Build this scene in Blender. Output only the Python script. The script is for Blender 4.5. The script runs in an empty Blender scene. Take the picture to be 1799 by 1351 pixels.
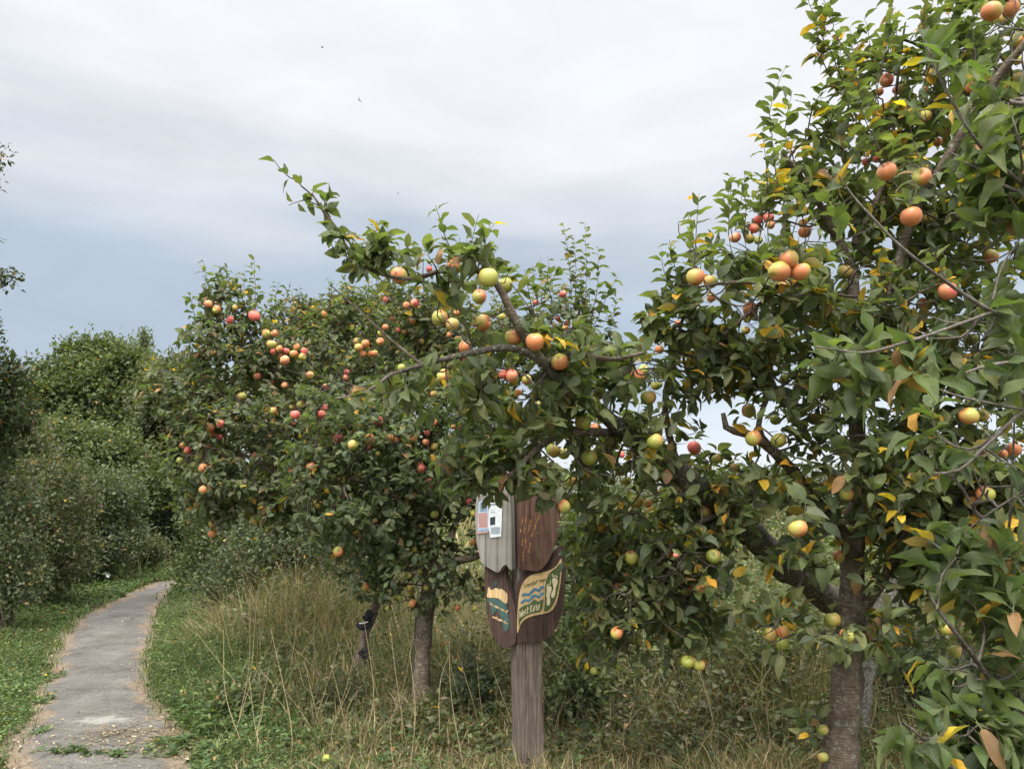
import bpy, bmesh, math, random
import numpy as np
from mathutils import Vector
R = math.radians
rng = np.random.default_rng(7)
random.seed(7)
SC = bpy.context.scene
COL = SC.collection

# ------------------------------------------------------------------ camera
PITCH = R(8.5); F = 1300.0; CX, CY = 899.5, 675.5
cam_d = bpy.data.cameras.new('camera'); cam = bpy.data.objects.new('camera', cam_d); COL.objects.link(cam)
cam.location = (0, 0, 1.6); cam.rotation_euler = (R(90) + PITCH, 0, 0)
cam_d.sensor_width = 36; cam_d.lens = 36 * F / 1799.0
cam_d.clip_start = 0.05; cam_d.clip_end = 3000
SC.camera = cam
CAM = np.array([0, 0, 1.6])

def ray(px, py):
    u = (px - CX) / F; v = (CY - py) / F
    return np.array([u, math.cos(PITCH) - v * math.sin(PITCH), math.sin(PITCH) + v * math.cos(PITCH)])

def at(px, py, Y):
    d = ray(px, py); return CAM + d * (Y / d[1])

def ground_at(px, py, z=0.0):
    d = ray(px, py); return CAM + d * ((z - 1.6) / d[2])

# ------------------------------------------------------------------ world and sun
SC.view_settings.view_transform = 'Standard'; SC.view_settings.look = 'None'
SC.view_settings.exposure = 0.85; SC.view_settings.gamma = 1.0; SC.view_settings.use_curve_mapping = False
SUN_EL, SUN_AZ = 48, 205      # azimuth clockwise from +Y
W = bpy.data.worlds.new('World'); SC.world = W; W.use_nodes = True
nt = W.node_tree; nt.nodes.clear()

def N(nt, typ, **kw):
    n = nt.nodes.new(typ)
    for k, v in kw.items():
        if k.startswith('i_'):
            key = k[2:]
            key = int(key) if key.isdigit() else key.replace('_', ' ')
            n.inputs[key].default_value = v
        else:
            setattr(n, k, v)
    return n

def ramp(nt, stops, interp='LINEAR'):
    n = nt.nodes.new('ShaderNodeValToRGB'); cr = n.color_ramp; cr.interpolation = interp
    while len(cr.elements) > 1: cr.elements.remove(cr.elements[-1])
    cr.elements[0].position = stops[0][0]; cr.elements[0].color = (*stops[0][1], 1)
    for p, c in stops[1:]:
        e = cr.elements.new(p); e.color = (*c, 1)
    return n

def g3(v): return (v, v, v)
sky = N(nt, 'ShaderNodeTexSky', sky_type='NISHITA', sun_disc=False)
sky.sun_elevation = R(SUN_EL); sky.sun_rotation = R(SUN_AZ); sky.air_density = 1.0; sky.dust_density = 2.0
tc = N(nt, 'ShaderNodeTexCoord')
sep = N(nt, 'ShaderNodeSeparateXYZ'); nt.links.new(tc.outputs['Generated'], sep.inputs[0])
# broad cloud masses, stretched along the horizon
mp = N(nt, 'ShaderNodeMapping'); mp.inputs['Scale'].default_value = (0.9, 0.9, 3.6); mp.inputs['Location'].default_value = (3.1, 1.7, 0.4)
nt.links.new(tc.outputs['Generated'], mp.inputs[0])
n1 = N(nt, 'ShaderNodeTexNoise', i_Scale=1.6, i_Detail=6.0, i_Roughness=0.5, i_Distortion=0.25)
nt.links.new(mp.outputs[0], n1.inputs['Vector'])
# elevation (z of direction) + noise -> cloud colour
ad = N(nt, 'ShaderNodeMath', operation='MULTIPLY_ADD'); ad.inputs[1].default_value = 0.42
sub = N(nt, 'ShaderNodeMath', operation='SUBTRACT'); sub.inputs[1].default_value = 0.5
nt.links.new(n1.outputs['Fac'], sub.inputs[0]); nt.links.new(sub.outputs[0], ad.inputs[0]); nt.links.new(sep.outputs['Z'], ad.inputs[2])
CL = 7.5
def cc(r, g, b): return (r, g, b)
cr = ramp(nt, [(0.0, cc(.68, .72, .77)), (0.12, cc(.56, .62, .69)), (0.20, cc(.37, .44, .52)), (0.27, cc(.38, .45, .53)), (0.35, cc(.55, .58, .625)),
               (0.44, cc(.70, .71, .735)), (0.60, cc(.735, .745, .77)), (0.8, cc(.95, .96, .99)), (1.0, cc(1.0, 1.0, 1.0))])
mpb = N(nt, 'ShaderNodeMapping'); mpb.inputs['Scale'].default_value = (2.2, 2.2, 6.0); mpb.inputs['Location'].default_value = (.7, 2.9, 1.4)
nt.links.new(tc.outputs['Generated'], mpb.inputs[0])
n2_ = N(nt, 'ShaderNodeTexNoise', i_Scale=1.9, i_Detail=8.0, i_Roughness=.55, i_Distortion=.4); nt.links.new(mpb.outputs[0], n2_.inputs['Vector'])
mb = N(nt, 'ShaderNodeMapRange'); mb.inputs[1].default_value = .3; mb.inputs[2].default_value = .7; mb.inputs[3].default_value = .93; mb.inputs[4].default_value = 1.06; nt.links.new(n2_.outputs['Fac'], mb.inputs[0])
crs = N(nt, 'ShaderNodeVectorMath', operation='SCALE'); nt.links.new(cr.outputs[0], crs.inputs[0]); nt.links.new(mb.outputs[0], crs.inputs['Scale'])
sc_ = N(nt, 'ShaderNodeVectorMath', operation='SCALE'); sc_.inputs['Scale'].default_value = CL
nt.links.new(ad.outputs[0], cr.inputs[0]); nt.links.new(crs.outputs[0], sc_.inputs[0])
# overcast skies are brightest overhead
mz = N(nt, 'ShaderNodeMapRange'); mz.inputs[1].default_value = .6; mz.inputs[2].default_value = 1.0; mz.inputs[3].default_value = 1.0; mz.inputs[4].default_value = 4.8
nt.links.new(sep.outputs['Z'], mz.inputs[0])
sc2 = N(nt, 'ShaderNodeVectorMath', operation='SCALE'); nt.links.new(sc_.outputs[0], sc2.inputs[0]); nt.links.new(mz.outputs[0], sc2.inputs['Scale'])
# added fill light: sky brightened behind the camera to lift the foliage
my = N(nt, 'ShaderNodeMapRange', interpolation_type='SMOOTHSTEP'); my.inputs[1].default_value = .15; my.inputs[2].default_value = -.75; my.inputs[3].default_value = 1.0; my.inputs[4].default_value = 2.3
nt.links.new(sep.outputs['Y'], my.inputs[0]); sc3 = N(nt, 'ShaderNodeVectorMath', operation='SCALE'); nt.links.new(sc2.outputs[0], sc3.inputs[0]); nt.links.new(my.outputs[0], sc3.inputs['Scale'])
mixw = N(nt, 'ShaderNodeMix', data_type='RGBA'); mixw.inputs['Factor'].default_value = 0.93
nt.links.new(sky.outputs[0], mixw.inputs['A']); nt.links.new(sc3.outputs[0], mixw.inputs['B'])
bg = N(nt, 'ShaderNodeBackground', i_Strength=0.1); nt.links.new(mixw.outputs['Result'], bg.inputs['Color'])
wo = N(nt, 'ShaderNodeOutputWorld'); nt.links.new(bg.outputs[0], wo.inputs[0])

sun_d = bpy.data.lights.new('sun', 'SUN'); sun = bpy.data.objects.new('sun', sun_d); COL.objects.link(sun)
sun_d.energy = 1.5; sun_d.angle = R(18); sun_d.color = (1, .96, .9)
az = R(SUN_AZ); el = R(SUN_EL)
sv = Vector((math.sin(az) * math.cos(el), math.cos(az) * math.cos(el), math.sin(el)))
sun.rotation_euler = sv.to_track_quat('Z', 'Y').to_euler()

# ------------------------------------------------------------------ helpers
def norm(a):
    a = np.asarray(a, float); return a / np.maximum(np.linalg.norm(a, axis=-1, keepdims=True), 1e-9)

def tagp(o, label=None, cat=None, group=None, kind=None):
    if label: o['label'] = label
    if cat: o['category'] = cat
    if group: o['group'] = group
    if kind: o['kind'] = kind
    return o

def empty(name, loc, label, cat, group=None):
    o = bpy.data.objects.new(name, None); COL.objects.link(o); o.location = loc; o.empty_display_size = .1
    return tagp(o, label, cat, group)

def np_mesh(name, V, loops, counts, mat, parent=None, col=None, luv=None, smooth=True, matidx=None):
    """V (n,3) world coordinates; loops flat vertex indices; counts per-face sizes"""
    me = bpy.data.meshes.new(name)
    V = np.asarray(V, np.float32); loops = np.asarray(loops, np.int32); counts = np.asarray(counts, np.int32)
    if parent is not None:
        q = parent
        while q is not None: V = V - np.array(q.location, np.float32); q = q.parent
    me.vertices.add(len(V)); me.vertices.foreach_set('co', V.ravel())
    me.loops.add(len(loops)); me.loops.foreach_set('vertex_index', loops)
    me.polygons.add(len(counts))
    st = np.zeros(len(counts), np.int32); st[1:] = np.cumsum(counts)[:-1]
    me.polygons.foreach_set('loop_start', st)
    me.polygons.foreach_set('use_smooth', np.full(len(counts), bool(smooth)))
    if matidx is not None: me.polygons.foreach_set('material_index', np.asarray(matidx, np.int32))
    me.update(calc_edges=True)
    if col is not None:
        a = me.color_attributes.new('Col', 'FLOAT_COLOR', 'POINT')
        c = np.ones((len(V), 4), np.float32); c[:, :3] = col
        a.data.foreach_set('color', c.ravel())
    if luv is not None:
        a = me.attributes.new('luv', 'FLOAT_VECTOR', 'POINT')
        a.data.foreach_set('vector', np.asarray(luv, np.float32).ravel())
    for m in (mat if isinstance(mat, (list, tuple)) else [mat]): me.materials.append(m)
    o = bpy.data.objects.new(name, me); COL.objects.link(o)
    if parent is not None: o.parent = parent
    return o

def faces_mesh(name, V, faces, mat, parent=None, **k):
    loops = [i for f in faces for i in f]; counts = [len(f) for f in faces]
    return np_mesh(name, V, loops, counts, mat, parent, **k)

def nz(P, f, s=0.0):
    """cheap smooth noise -1..1 for (n,3) or (n,2) points"""
    x = P[:, 0] * f + s; y = P[:, 1] * f + s * 1.7; z = (P[:, 2] * f if P.shape[1] > 2 else 0) + s * .6
    return (np.sin(x * 1.3 + 1.1 * np.sin(y * .9 + s)) + np.sin(y * 1.7 + 1.3 * np.sin(z * 1.1 + 2)) + np.sin(z * 1.5 + x * .7 + .9 * np.sin(y * 1.9))
            + .5 * np.sin(x * 3.1 + y * 2.3 + s * 3) + .5 * np.sin(y * 3.7 - x * 2.1 + z * 2.9)) / 4

# ------------------------------------------------------------------ materials
def newmat(name):
    m = bpy.data.materials.new(name); m.use_nodes = True; t = m.node_tree; t.nodes.clear()
    out = N(t, 'ShaderNodeOutputMaterial'); return m, t, out

def leaf_mat(name, under=(.20, .225, .13), trans=.42, rough=.55, mott=.35, hi=False, spec=.25):
    m, t, out = newmat(name); L = t.links.new
    a = N(t, 'ShaderNodeAttribute', attribute_name='Col')
    gx = N(t, 'ShaderNodeNewGeometry')
    tcn = N(t, 'ShaderNodeTexCoord')
    no = N(t, 'ShaderNodeTexNoise', i_Scale=28.0, i_Detail=3.0); L(tcn.outputs['Object'], no.inputs['Vector'])
    mr = N(t, 'ShaderNodeMapRange'); mr.inputs[1].default_value = .3; mr.inputs[2].default_value = .7; mr.inputs[3].default_value = 1 - mott; mr.inputs[4].default_value = 1 + mott
    L(no.outputs['Fac'], mr.inputs[0])
    v = N(t, 'ShaderNodeVectorMath', operation='SCALE'); L(a.outputs['Color'], v.inputs[0]); L(mr.outputs[0], v.inputs['Scale'])
    base = v.outputs[0]
    bumpo = None
    if hi:
        uv = N(t, 'ShaderNodeAttribute', attribute_name='luv')
        sp = N(t, 'ShaderNodeSeparateXYZ'); L(uv.outputs['Vector'], sp.inputs[0])
        ab = N(t, 'ShaderNodeMath', operation='ABSOLUTE'); L(sp.outputs[0], ab.inputs[0])
        # midrib
        mid = N(t, 'ShaderNodeMapRange'); mid.inputs[1].default_value = .0; mid.inputs[2].default_value = .09; mid.inputs[3].default_value = 1; mid.inputs[4].default_value = 0; L(ab.outputs[0], mid.inputs[0])
        # side veins : sin((t*9 - |x|*1.6)*2pi)
        m1 = N(t, 'ShaderNodeMath', operation='MULTIPLY'); m1.inputs[1].default_value = 8.0; L(sp.outputs[1], m1.inputs[0])
        m2 = N(t, 'ShaderNodeMath', operation='MULTIPLY_ADD'); m2.inputs[1].default_value = -2.2; L(ab.outputs[0], m2.inputs[0]); L(m1.outputs[0], m2.inputs[2])
        m3 = N(t, 'ShaderNodeMath', operation='MULTIPLY'); m3.inputs[1].default_value = 6.2832; L(m2.outputs[0], m3.inputs[0])
        m4 = N(t, 'ShaderNodeMath', operation='COSINE'); L(m3.outputs[0], m4.inputs[0])
        ve = N(t, 'ShaderNodeMapRange'); ve.inputs[1].default_value = .78; ve.inputs[2].default_value = 1.0; ve.inputs[3].default_value = 0; ve.inputs[4].default_value = .5; L(m4.outputs[0], ve.inputs[0])
        mx = N(t, 'ShaderNodeMath', operation='MAXIMUM'); L(mid.outputs[0], mx.inputs[0]); L(ve.outputs[0], mx.inputs[1])
        lt = N(t, 'ShaderNodeMix', data_type='RGBA'); lt.inputs['B'].default_value = (.20, .24, .10, 1)
        mf = N(t, 'ShaderNodeMath', operation='MULTIPLY'); mf.inputs[1].default_value = .45; L(mx.outputs[0], mf.inputs[0]); L(mf.outputs[0], lt.inputs['Factor'])
        L(base, lt.inputs['A']); base = lt.outputs['Result']
        bp = N(t, 'ShaderNodeBump', i_Strength=.35, i_Distance=.0015); L(mx.outputs[0], bp.inputs['Height']); bp.invert = True
        bumpo = bp.outputs[0]
    # underside: paler, greyer
    um = N(t, 'ShaderNodeMix', data_type='RGBA'); um.inputs['Factor'].default_value = .55; um.inputs['B'].default_value = (*under, 1); L(base, um.inputs['A'])
    fm = N(t, 'ShaderNodeMix', data_type='RGBA'); L(gx.outputs['Backfacing'], fm.inputs['Factor']); L(base, fm.inputs['A']); L(um.outputs['Result'], fm.inputs['B'])
    pr = N(t, 'ShaderNodeBsdfPrincipled', i_Roughness=rough); pr.inputs['Specular IOR Level'].default_value = spec
    L(fm.outputs['Result'], pr.inputs['Base Color'])
    if bumpo: L(bumpo, pr.inputs['Normal'])
    tr = N(t, 'ShaderNodeBsdfTranslucent'); tm = N(t, 'ShaderNodeMix', data_type='RGBA', blend_type='MULTIPLY'); tm.inputs['Factor'].default_value = 1
    tm.inputs['B'].default_value = (1.25, 1.45, .55, 1); L(base, tm.inputs['A']); L(tm.outputs['Result'], tr.inputs['Color'])
    ms = N(t, 'ShaderNodeMixShader', i_Fac=trans); L(pr.outputs[0], ms.inputs[1]); L(tr.outputs[0], ms.inputs[2]); L(ms.outputs[0], out.inputs[0])
    return m

def bark_mat(name, c1, c2, c3, sc=1.0, lent=0.0, bump=.5, lichen=.25):
    m, t, out = newmat(name); L = t.links.new
    tcn = N(t, 'ShaderNodeTexCoord')
    n1 = N(t, 'ShaderNodeTexNoise', i_Scale=14.0 * sc, i_Detail=8.0, i_Roughness=.65); L(tcn.outputs['Object'], n1.inputs['Vector'])
    r = ramp(t, [(.3, c1), (.52, c2), (.72, c3)]); L(n1.outputs['Fac'], r.inputs[0])
    n2 = N(t, 'ShaderNodeTexNoise', i_Scale=38.0 * sc, i_Detail=5.0, i_Roughness=.7); L(tcn.outputs['Object'], n2.inputs['Vector'])
    li = N(t, 'ShaderNodeMapRange'); li.inputs[1].default_value = .60 - lichen * .12; li.inputs[2].default_value = .66 - lichen * .12; L(n2.outputs['Fac'], li.inputs[0])
    lm = N(t, 'ShaderNodeMath', operation='MULTIPLY'); lm.inputs[1].default_value = lichen * 1.6; L(li.outputs[0], lm.inputs[0])
    mx = N(t, 'ShaderNodeMix', data_type='RGBA'); mx.inputs['B'].default_value = (.30, .31, .26, 1); L(lm.outputs[0], mx.inputs['Factor']); L(r.outputs[0], mx.inputs['A'])
    base = mx.outputs['Result']; h = n1.outputs['Fac']
    mp = N(t, 'ShaderNodeMapping'); mp.inputs['Scale'].default_value = (16, 16, 110) if lent else (60, 60, 9)
    L(tcn.outputs['Object'], mp.inputs[0])
    n3 = N(t, 'ShaderNodeTexNoise', i_Scale=1.0, i_Detail=3.0); L(mp.outputs[0], n3.inputs['Vector'])
    if lent:
        l2 = N(t, 'ShaderNodeMapRange'); l2.inputs[1].default_value = .60; l2.inputs[2].default_value = .68; L(n3.outputs['Fac'], l2.inputs[0])
        lm2 = N(t, 'ShaderNodeMath', operation='MULTIPLY'); lm2.inputs[1].default_value = lent; L(l2.outputs[0], lm2.inputs[0])
        mx2 = N(t, 'ShaderNodeMix', data_type='RGBA'); mx2.inputs['B'].default_value = (.27, .23, .17, 1); L(lm2.outputs[0], mx2.inputs['Factor']); L(base, mx2.inputs['A']); base = mx2.outputs['Result']
    ha = N(t, 'ShaderNodeMath', operation='ADD'); L(h, ha.inputs[0]); L(n3.outputs['Fac'], ha.inputs[1])
    bp = N(t, 'ShaderNodeBump', i_Strength=bump, i_Distance=.02); L(ha.outputs[0], bp.inputs['Height'])
    pr = N(t, 'ShaderNodeBsdfPrincipled', i_Roughness=.85); pr.inputs['Specular IOR Level'].default_value = .2
    L(base, pr.inputs['Base Color']); L(bp.outputs[0], pr.inputs['Normal']); L(pr.outputs[0], out.inputs[0]); return m

def paint_mat(name, c, var=.2, sc=20, rough=.7, stretch=(1, 1, 1), bump=0.0):
    m, t, out = newmat(name); L = t.links.new
    tcn = N(t, 'ShaderNodeTexCoord'); mp = N(t, 'ShaderNodeMapping'); mp.inputs['Scale'].default_value = stretch; L(tcn.outputs['Object'], mp.inputs[0])
    n1 = N(t, 'ShaderNodeTexNoise', i_Scale=float(sc), i_Detail=6.0, i_Roughness=.65); L(mp.outputs[0], n1.inputs['Vector'])
    c = np.array(c); r = ramp(t, [(.3, tuple(c * (1 - var))), (.7, tuple(np.minimum(c * (1 + var), 1)))]); L(n1.outputs['Fac'], r.inputs[0])
    pr = N(t, 'ShaderNodeBsdfPrincipled', i_Roughness=rough); pr.inputs['Specular IOR Level'].default_value = .25
    L(r.outputs[0], pr.inputs['Base Color'])
    if bump:
        bp = N(t, 'ShaderNodeBump', i_Strength=bump, i_Distance=.004); L(n1.outputs['Fac'], bp.inputs['Height']); L(bp.outputs[0], pr.inputs['Normal'])
    L(pr.outputs[0], out.inputs[0]); return m

def apple_mat(name, ground, blush, amount):
    m, t, out = newmat(name); L = t.links.new
    tcn = N(t, 'ShaderNodeTexCoord'); oi = N(t, 'ShaderNodeObjectInfo')
    sp = N(t, 'ShaderNodeSeparateXYZ'); L(tcn.outputs['Object'], sp.inputs[0])
    n1 = N(t, 'ShaderNodeTexNoise', i_Scale=22.0, i_Detail=3.0); n1.noise_dimensions = '4D'; L(tcn.outputs['Object'], n1.inputs['Vector']); 
    rm = N(t, 'ShaderNodeMath', operation='MULTIPLY'); rm.inputs[1].default_value = 30; L(oi.outputs['Random'], rm.inputs[0]); L(rm.outputs[0], n1.inputs['W'])
    # blush on the +X side of the fruit, streaky along its axis
    mp = N(t, 'ShaderNodeMapping'); mp.inputs['Scale'].default_value = (140, 140, 14); L(tcn.outputs['Object'], mp.inputs[0])
    n2 = N(t, 'ShaderNodeTexNoise', i_Scale=1.0, i_Detail=2.0); L(mp.outputs[0], n2.inputs['Vector'])
    a = N(t, 'ShaderNodeMath', operation='MULTIPLY_ADD'); a.inputs[1].default_value = 13; L(sp.outputs[0], a.inputs[0]); L(n1.outputs['Fac'], a.inputs[2])
    b = N(t, 'ShaderNodeMath', operation='MULTIPLY_ADD'); b.inputs[1].default_value = .35; L(n2.outputs['Fac'], b.inputs[0]); L(a.outputs[0], b.inputs[2])
    c = N(t, 'ShaderNodeMath', operation='MULTIPLY_ADD'); c.inputs[1].default_value = .5; L(oi.outputs['Random'], c.inputs[0]); L(b.outputs[0], c.inputs[2])
    mr = N(t, 'ShaderNodeMapRange', interpolation_type='SMOOTHSTEP'); mr.inputs[1].default_value = 1.25 - amount; mr.inputs[2].default_value = 1.9 - amount; L(c.outputs[0], mr.inputs[0])
    mx = N(t, 'ShaderNodeMix', data_type='RGBA'); mx.inputs['A'].default_value = (*ground, 1); mx.inputs['B'].default_value = (*blush, 1); L(mr.outputs[0], mx.inputs['Factor'])
    n3 = N(t, 'ShaderNodeTexNoise', i_Scale=260.0, i_Detail=1.0); L(tcn.outputs['Object'], n3.inputs['Vector'])
    sm = N(t, 'ShaderNodeMapRange'); sm.inputs[1].default_value = .66; sm.inputs[2].default_value = .7; sm.inputs[4].default_value = .6; L(n3.outputs['Fac'], sm.inputs[0])
    mx2 = N(t, 'ShaderNodeMix', data_type='RGBA'); mx2.inputs['B'].default_value = (.45, .33, .15, 1); L(sm.outputs[0], mx2.inputs['Factor']); L(mx.outputs['Result'], mx2.inputs['A'])
    pr = N(t, 'ShaderNodeBsdfPrincipled', i_Roughness=.42); pr.inputs['Specular IOR Level'].default_value = .4; pr.inputs['Subsurface Weight'].default_value = 0
    L(mx2.outputs['Result'], pr.inputs['Base Color']); L(pr.outputs[0], out.inputs[0]); return m

M_leaf = leaf_mat('apple_leaf')
M_leafhi = leaf_mat('apple_leaf_close', hi=True, mott=.22)
M_far = leaf_mat('shrub_leaf', under=(.12, .145, .075), trans=.3, rough=.6, spec=.2)
M_grass = leaf_mat('grass_blade', under=(.16, .17, .08), trans=.25, rough=.6, spec=.2, mott=.25)
M_bark = bark_mat('apple_bark', (.050, .038, .028), (.115, .085, .060), (.19, .15, .11), 1.0, lent=.28, lichen=.3)
M_lichen = bark_mat('lichen_bark', (.075, .062, .048), (.15, .13, .105), (.24, .22, .18), 1.5, lichen=.55, bump=.8)
M_oldbark = bark_mat('old_limb_bark', (.040, .031, .024), (.085, .070, .053), (.14, .12, .095), 1.6, lichen=.4, bump=.6)
M_twig = bark_mat('twig_bark', (.035, .026, .020), (.07, .055, .043), (.12, .10, .08), 3.0, bump=.2)
M_graytwig = bark_mat('young_twig_bark', (.075, .060, .048), (.13, .108, .09), (.20, .172, .15), 3.0, bump=.2)
M_appleg = apple_mat('apple_green', (.28, .30, .055), (.52, .32, .10), .30)
M_appley = apple_mat('apple_blush', (.37, .35, .075), (.58, .20, .08), .74)
M_appler = apple_mat('apple_red', (.62, .30, .13), (.62, .13, .10), 1.0)
M_stalk = paint_mat('apple_stalk', (.10, .07, .035))

# ------------------------------------------------------------------ ground and path
PE = [(1351, 5, 338), (1336, 8, 330), (1300, 18, 326), (1270, 44, 312), (1247, 53, 280), (1193, 80, 262), (1160, 92, 266), (1128, 102, 270), (1087, 133, 278), (1063, 188, 284), (1039, 238, 302), (1026, 268, 318)]
_pl, _pr = [], []
for y, xl, xr in PE:
    _pl.append(ground_at(xl, y)[:2]); _pr.append(ground_at(xr, y)[:2])
_pl = np.array(_pl); _pr = np.array(_pr)
_pl = np.vstack([[_pl[0] + (0.5, -7)], _pl]); _pr = np.vstack([[_pr[0] + (0.4, -7)], _pr])
def path_lr(y):
    return np.interp(y, _pl[:, 1], _pl[:, 0]), np.interp(y, _pr[:, 1], _pr[:, 0])
PATH_END = 14.2
def path_dist(x, y):
    """signed distance outside the path edge (negative = on path)"""
    l, r = path_lr(y)
    d = np.maximum(l - x, x - r)
    yb = np.clip(y - PATH_END, 0, None)   # beyond: bends right
    cx = -6.0 + yb * 1.0 + yb ** 2 * .25
    d2 = np.abs(x - cx) - .55
    return np.where(y > PATH_END, d2, d)

def gh(x, y):
    x = np.asarray(x, float); y = np.asarray(y, float)
    d = path_dist(x, y)
    f = np.clip((d - .05) / 1.0, 0, 1); f = f * f * (3 - 2 * f)
    b = .035 * np.sin(x * 1.9 + 1.2 * np.sin(y * 1.1)) + .03 * np.sin(y * 2.3 + x * .8) + .015 * np.sin(x * 5.1 + y * 3.3)
    return (b + .03) * f

def grid_axis(a, lo, hi, n):
    t = np.linspace(-1, 1, n); s = np.sinh(t * a) / np.sinh(a)
    return np.where(s < 0, -s * lo, s * hi)
gx_ = grid_axis(5.2, -420, 420, 260); gy_ = grid_axis(5.2, -420, 700, 300) + 4
X, Yg = np.meshgrid(gx_, gy_); Z = gh(X, Yg) - .012
nx = len(gx_); ny = len(gy_)
V = np.stack([X.ravel(), Yg.ravel(), Z.ravel()], 1)
ii = (np.arange(ny - 1)[:, None] * nx + np.arange(nx - 1)[None]).ravel()
loops = np.stack([ii, ii + 1, ii + 1 + nx, ii + nx], 1).ravel()

def ground_mat():
    m, t, out = newmat('meadow_ground'); L = t.links.new
    tcn = N(t, 'ShaderNodeTexCoord')
    n1 = N(t, 'ShaderNodeTexNoise', i_Scale=1.1, i_Detail=6.0, i_Roughness=.6); L(tcn.outputs['Object'], n1.inputs['Vector'])
    r = ramp(t, [(.3, (.045, .055, .02)), (.5, (.085, .09, .035)), (.62, (.14, .115, .055)), (.75, (.06, .045, .028))]); L(n1.outputs['Fac'], r.inputs[0])
    n2 = N(t, 'ShaderNodeTexNoise', i_Scale=45.0, i_Detail=6.0, i_Roughness=.8); L(tcn.outputs['Object'], n2.inputs['Vector'])
    mr = N(t, 'ShaderNodeMapRange'); mr.inputs[1].default_value = .3; mr.inputs[2].default_value = .7; mr.inputs[3].default_value = .45; mr.inputs[4].default_value = 1.5; L(n2.outputs['Fac'], mr.inputs[0])
    v = N(t, 'ShaderNodeVectorMath', operation='SCALE'); L(r.outputs[0], v.inputs[0]); L(mr.outputs[0], v.inputs['Scale'])
    bp = N(t, 'ShaderNodeBump', i_Strength=.8, i_Distance=.03); L(n2.outputs['Fac'], bp.inputs['Height'])
    pr = N(t, 'ShaderNodeBsdfPrincipled', i_Roughness=.95); pr.inputs['Specular IOR Level'].default_value = .1
    L(v.outputs[0], pr.inputs['Base Color']); L(bp.outputs[0], pr.inputs['Normal']); L(pr.outputs[0], out.inputs[0]); return m
tagp(np_mesh('ground', V, loops, np.full(len(ii), 4), ground_mat()), 'rough grassy earth beneath the orchard and meadow', kind='structure')

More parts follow.
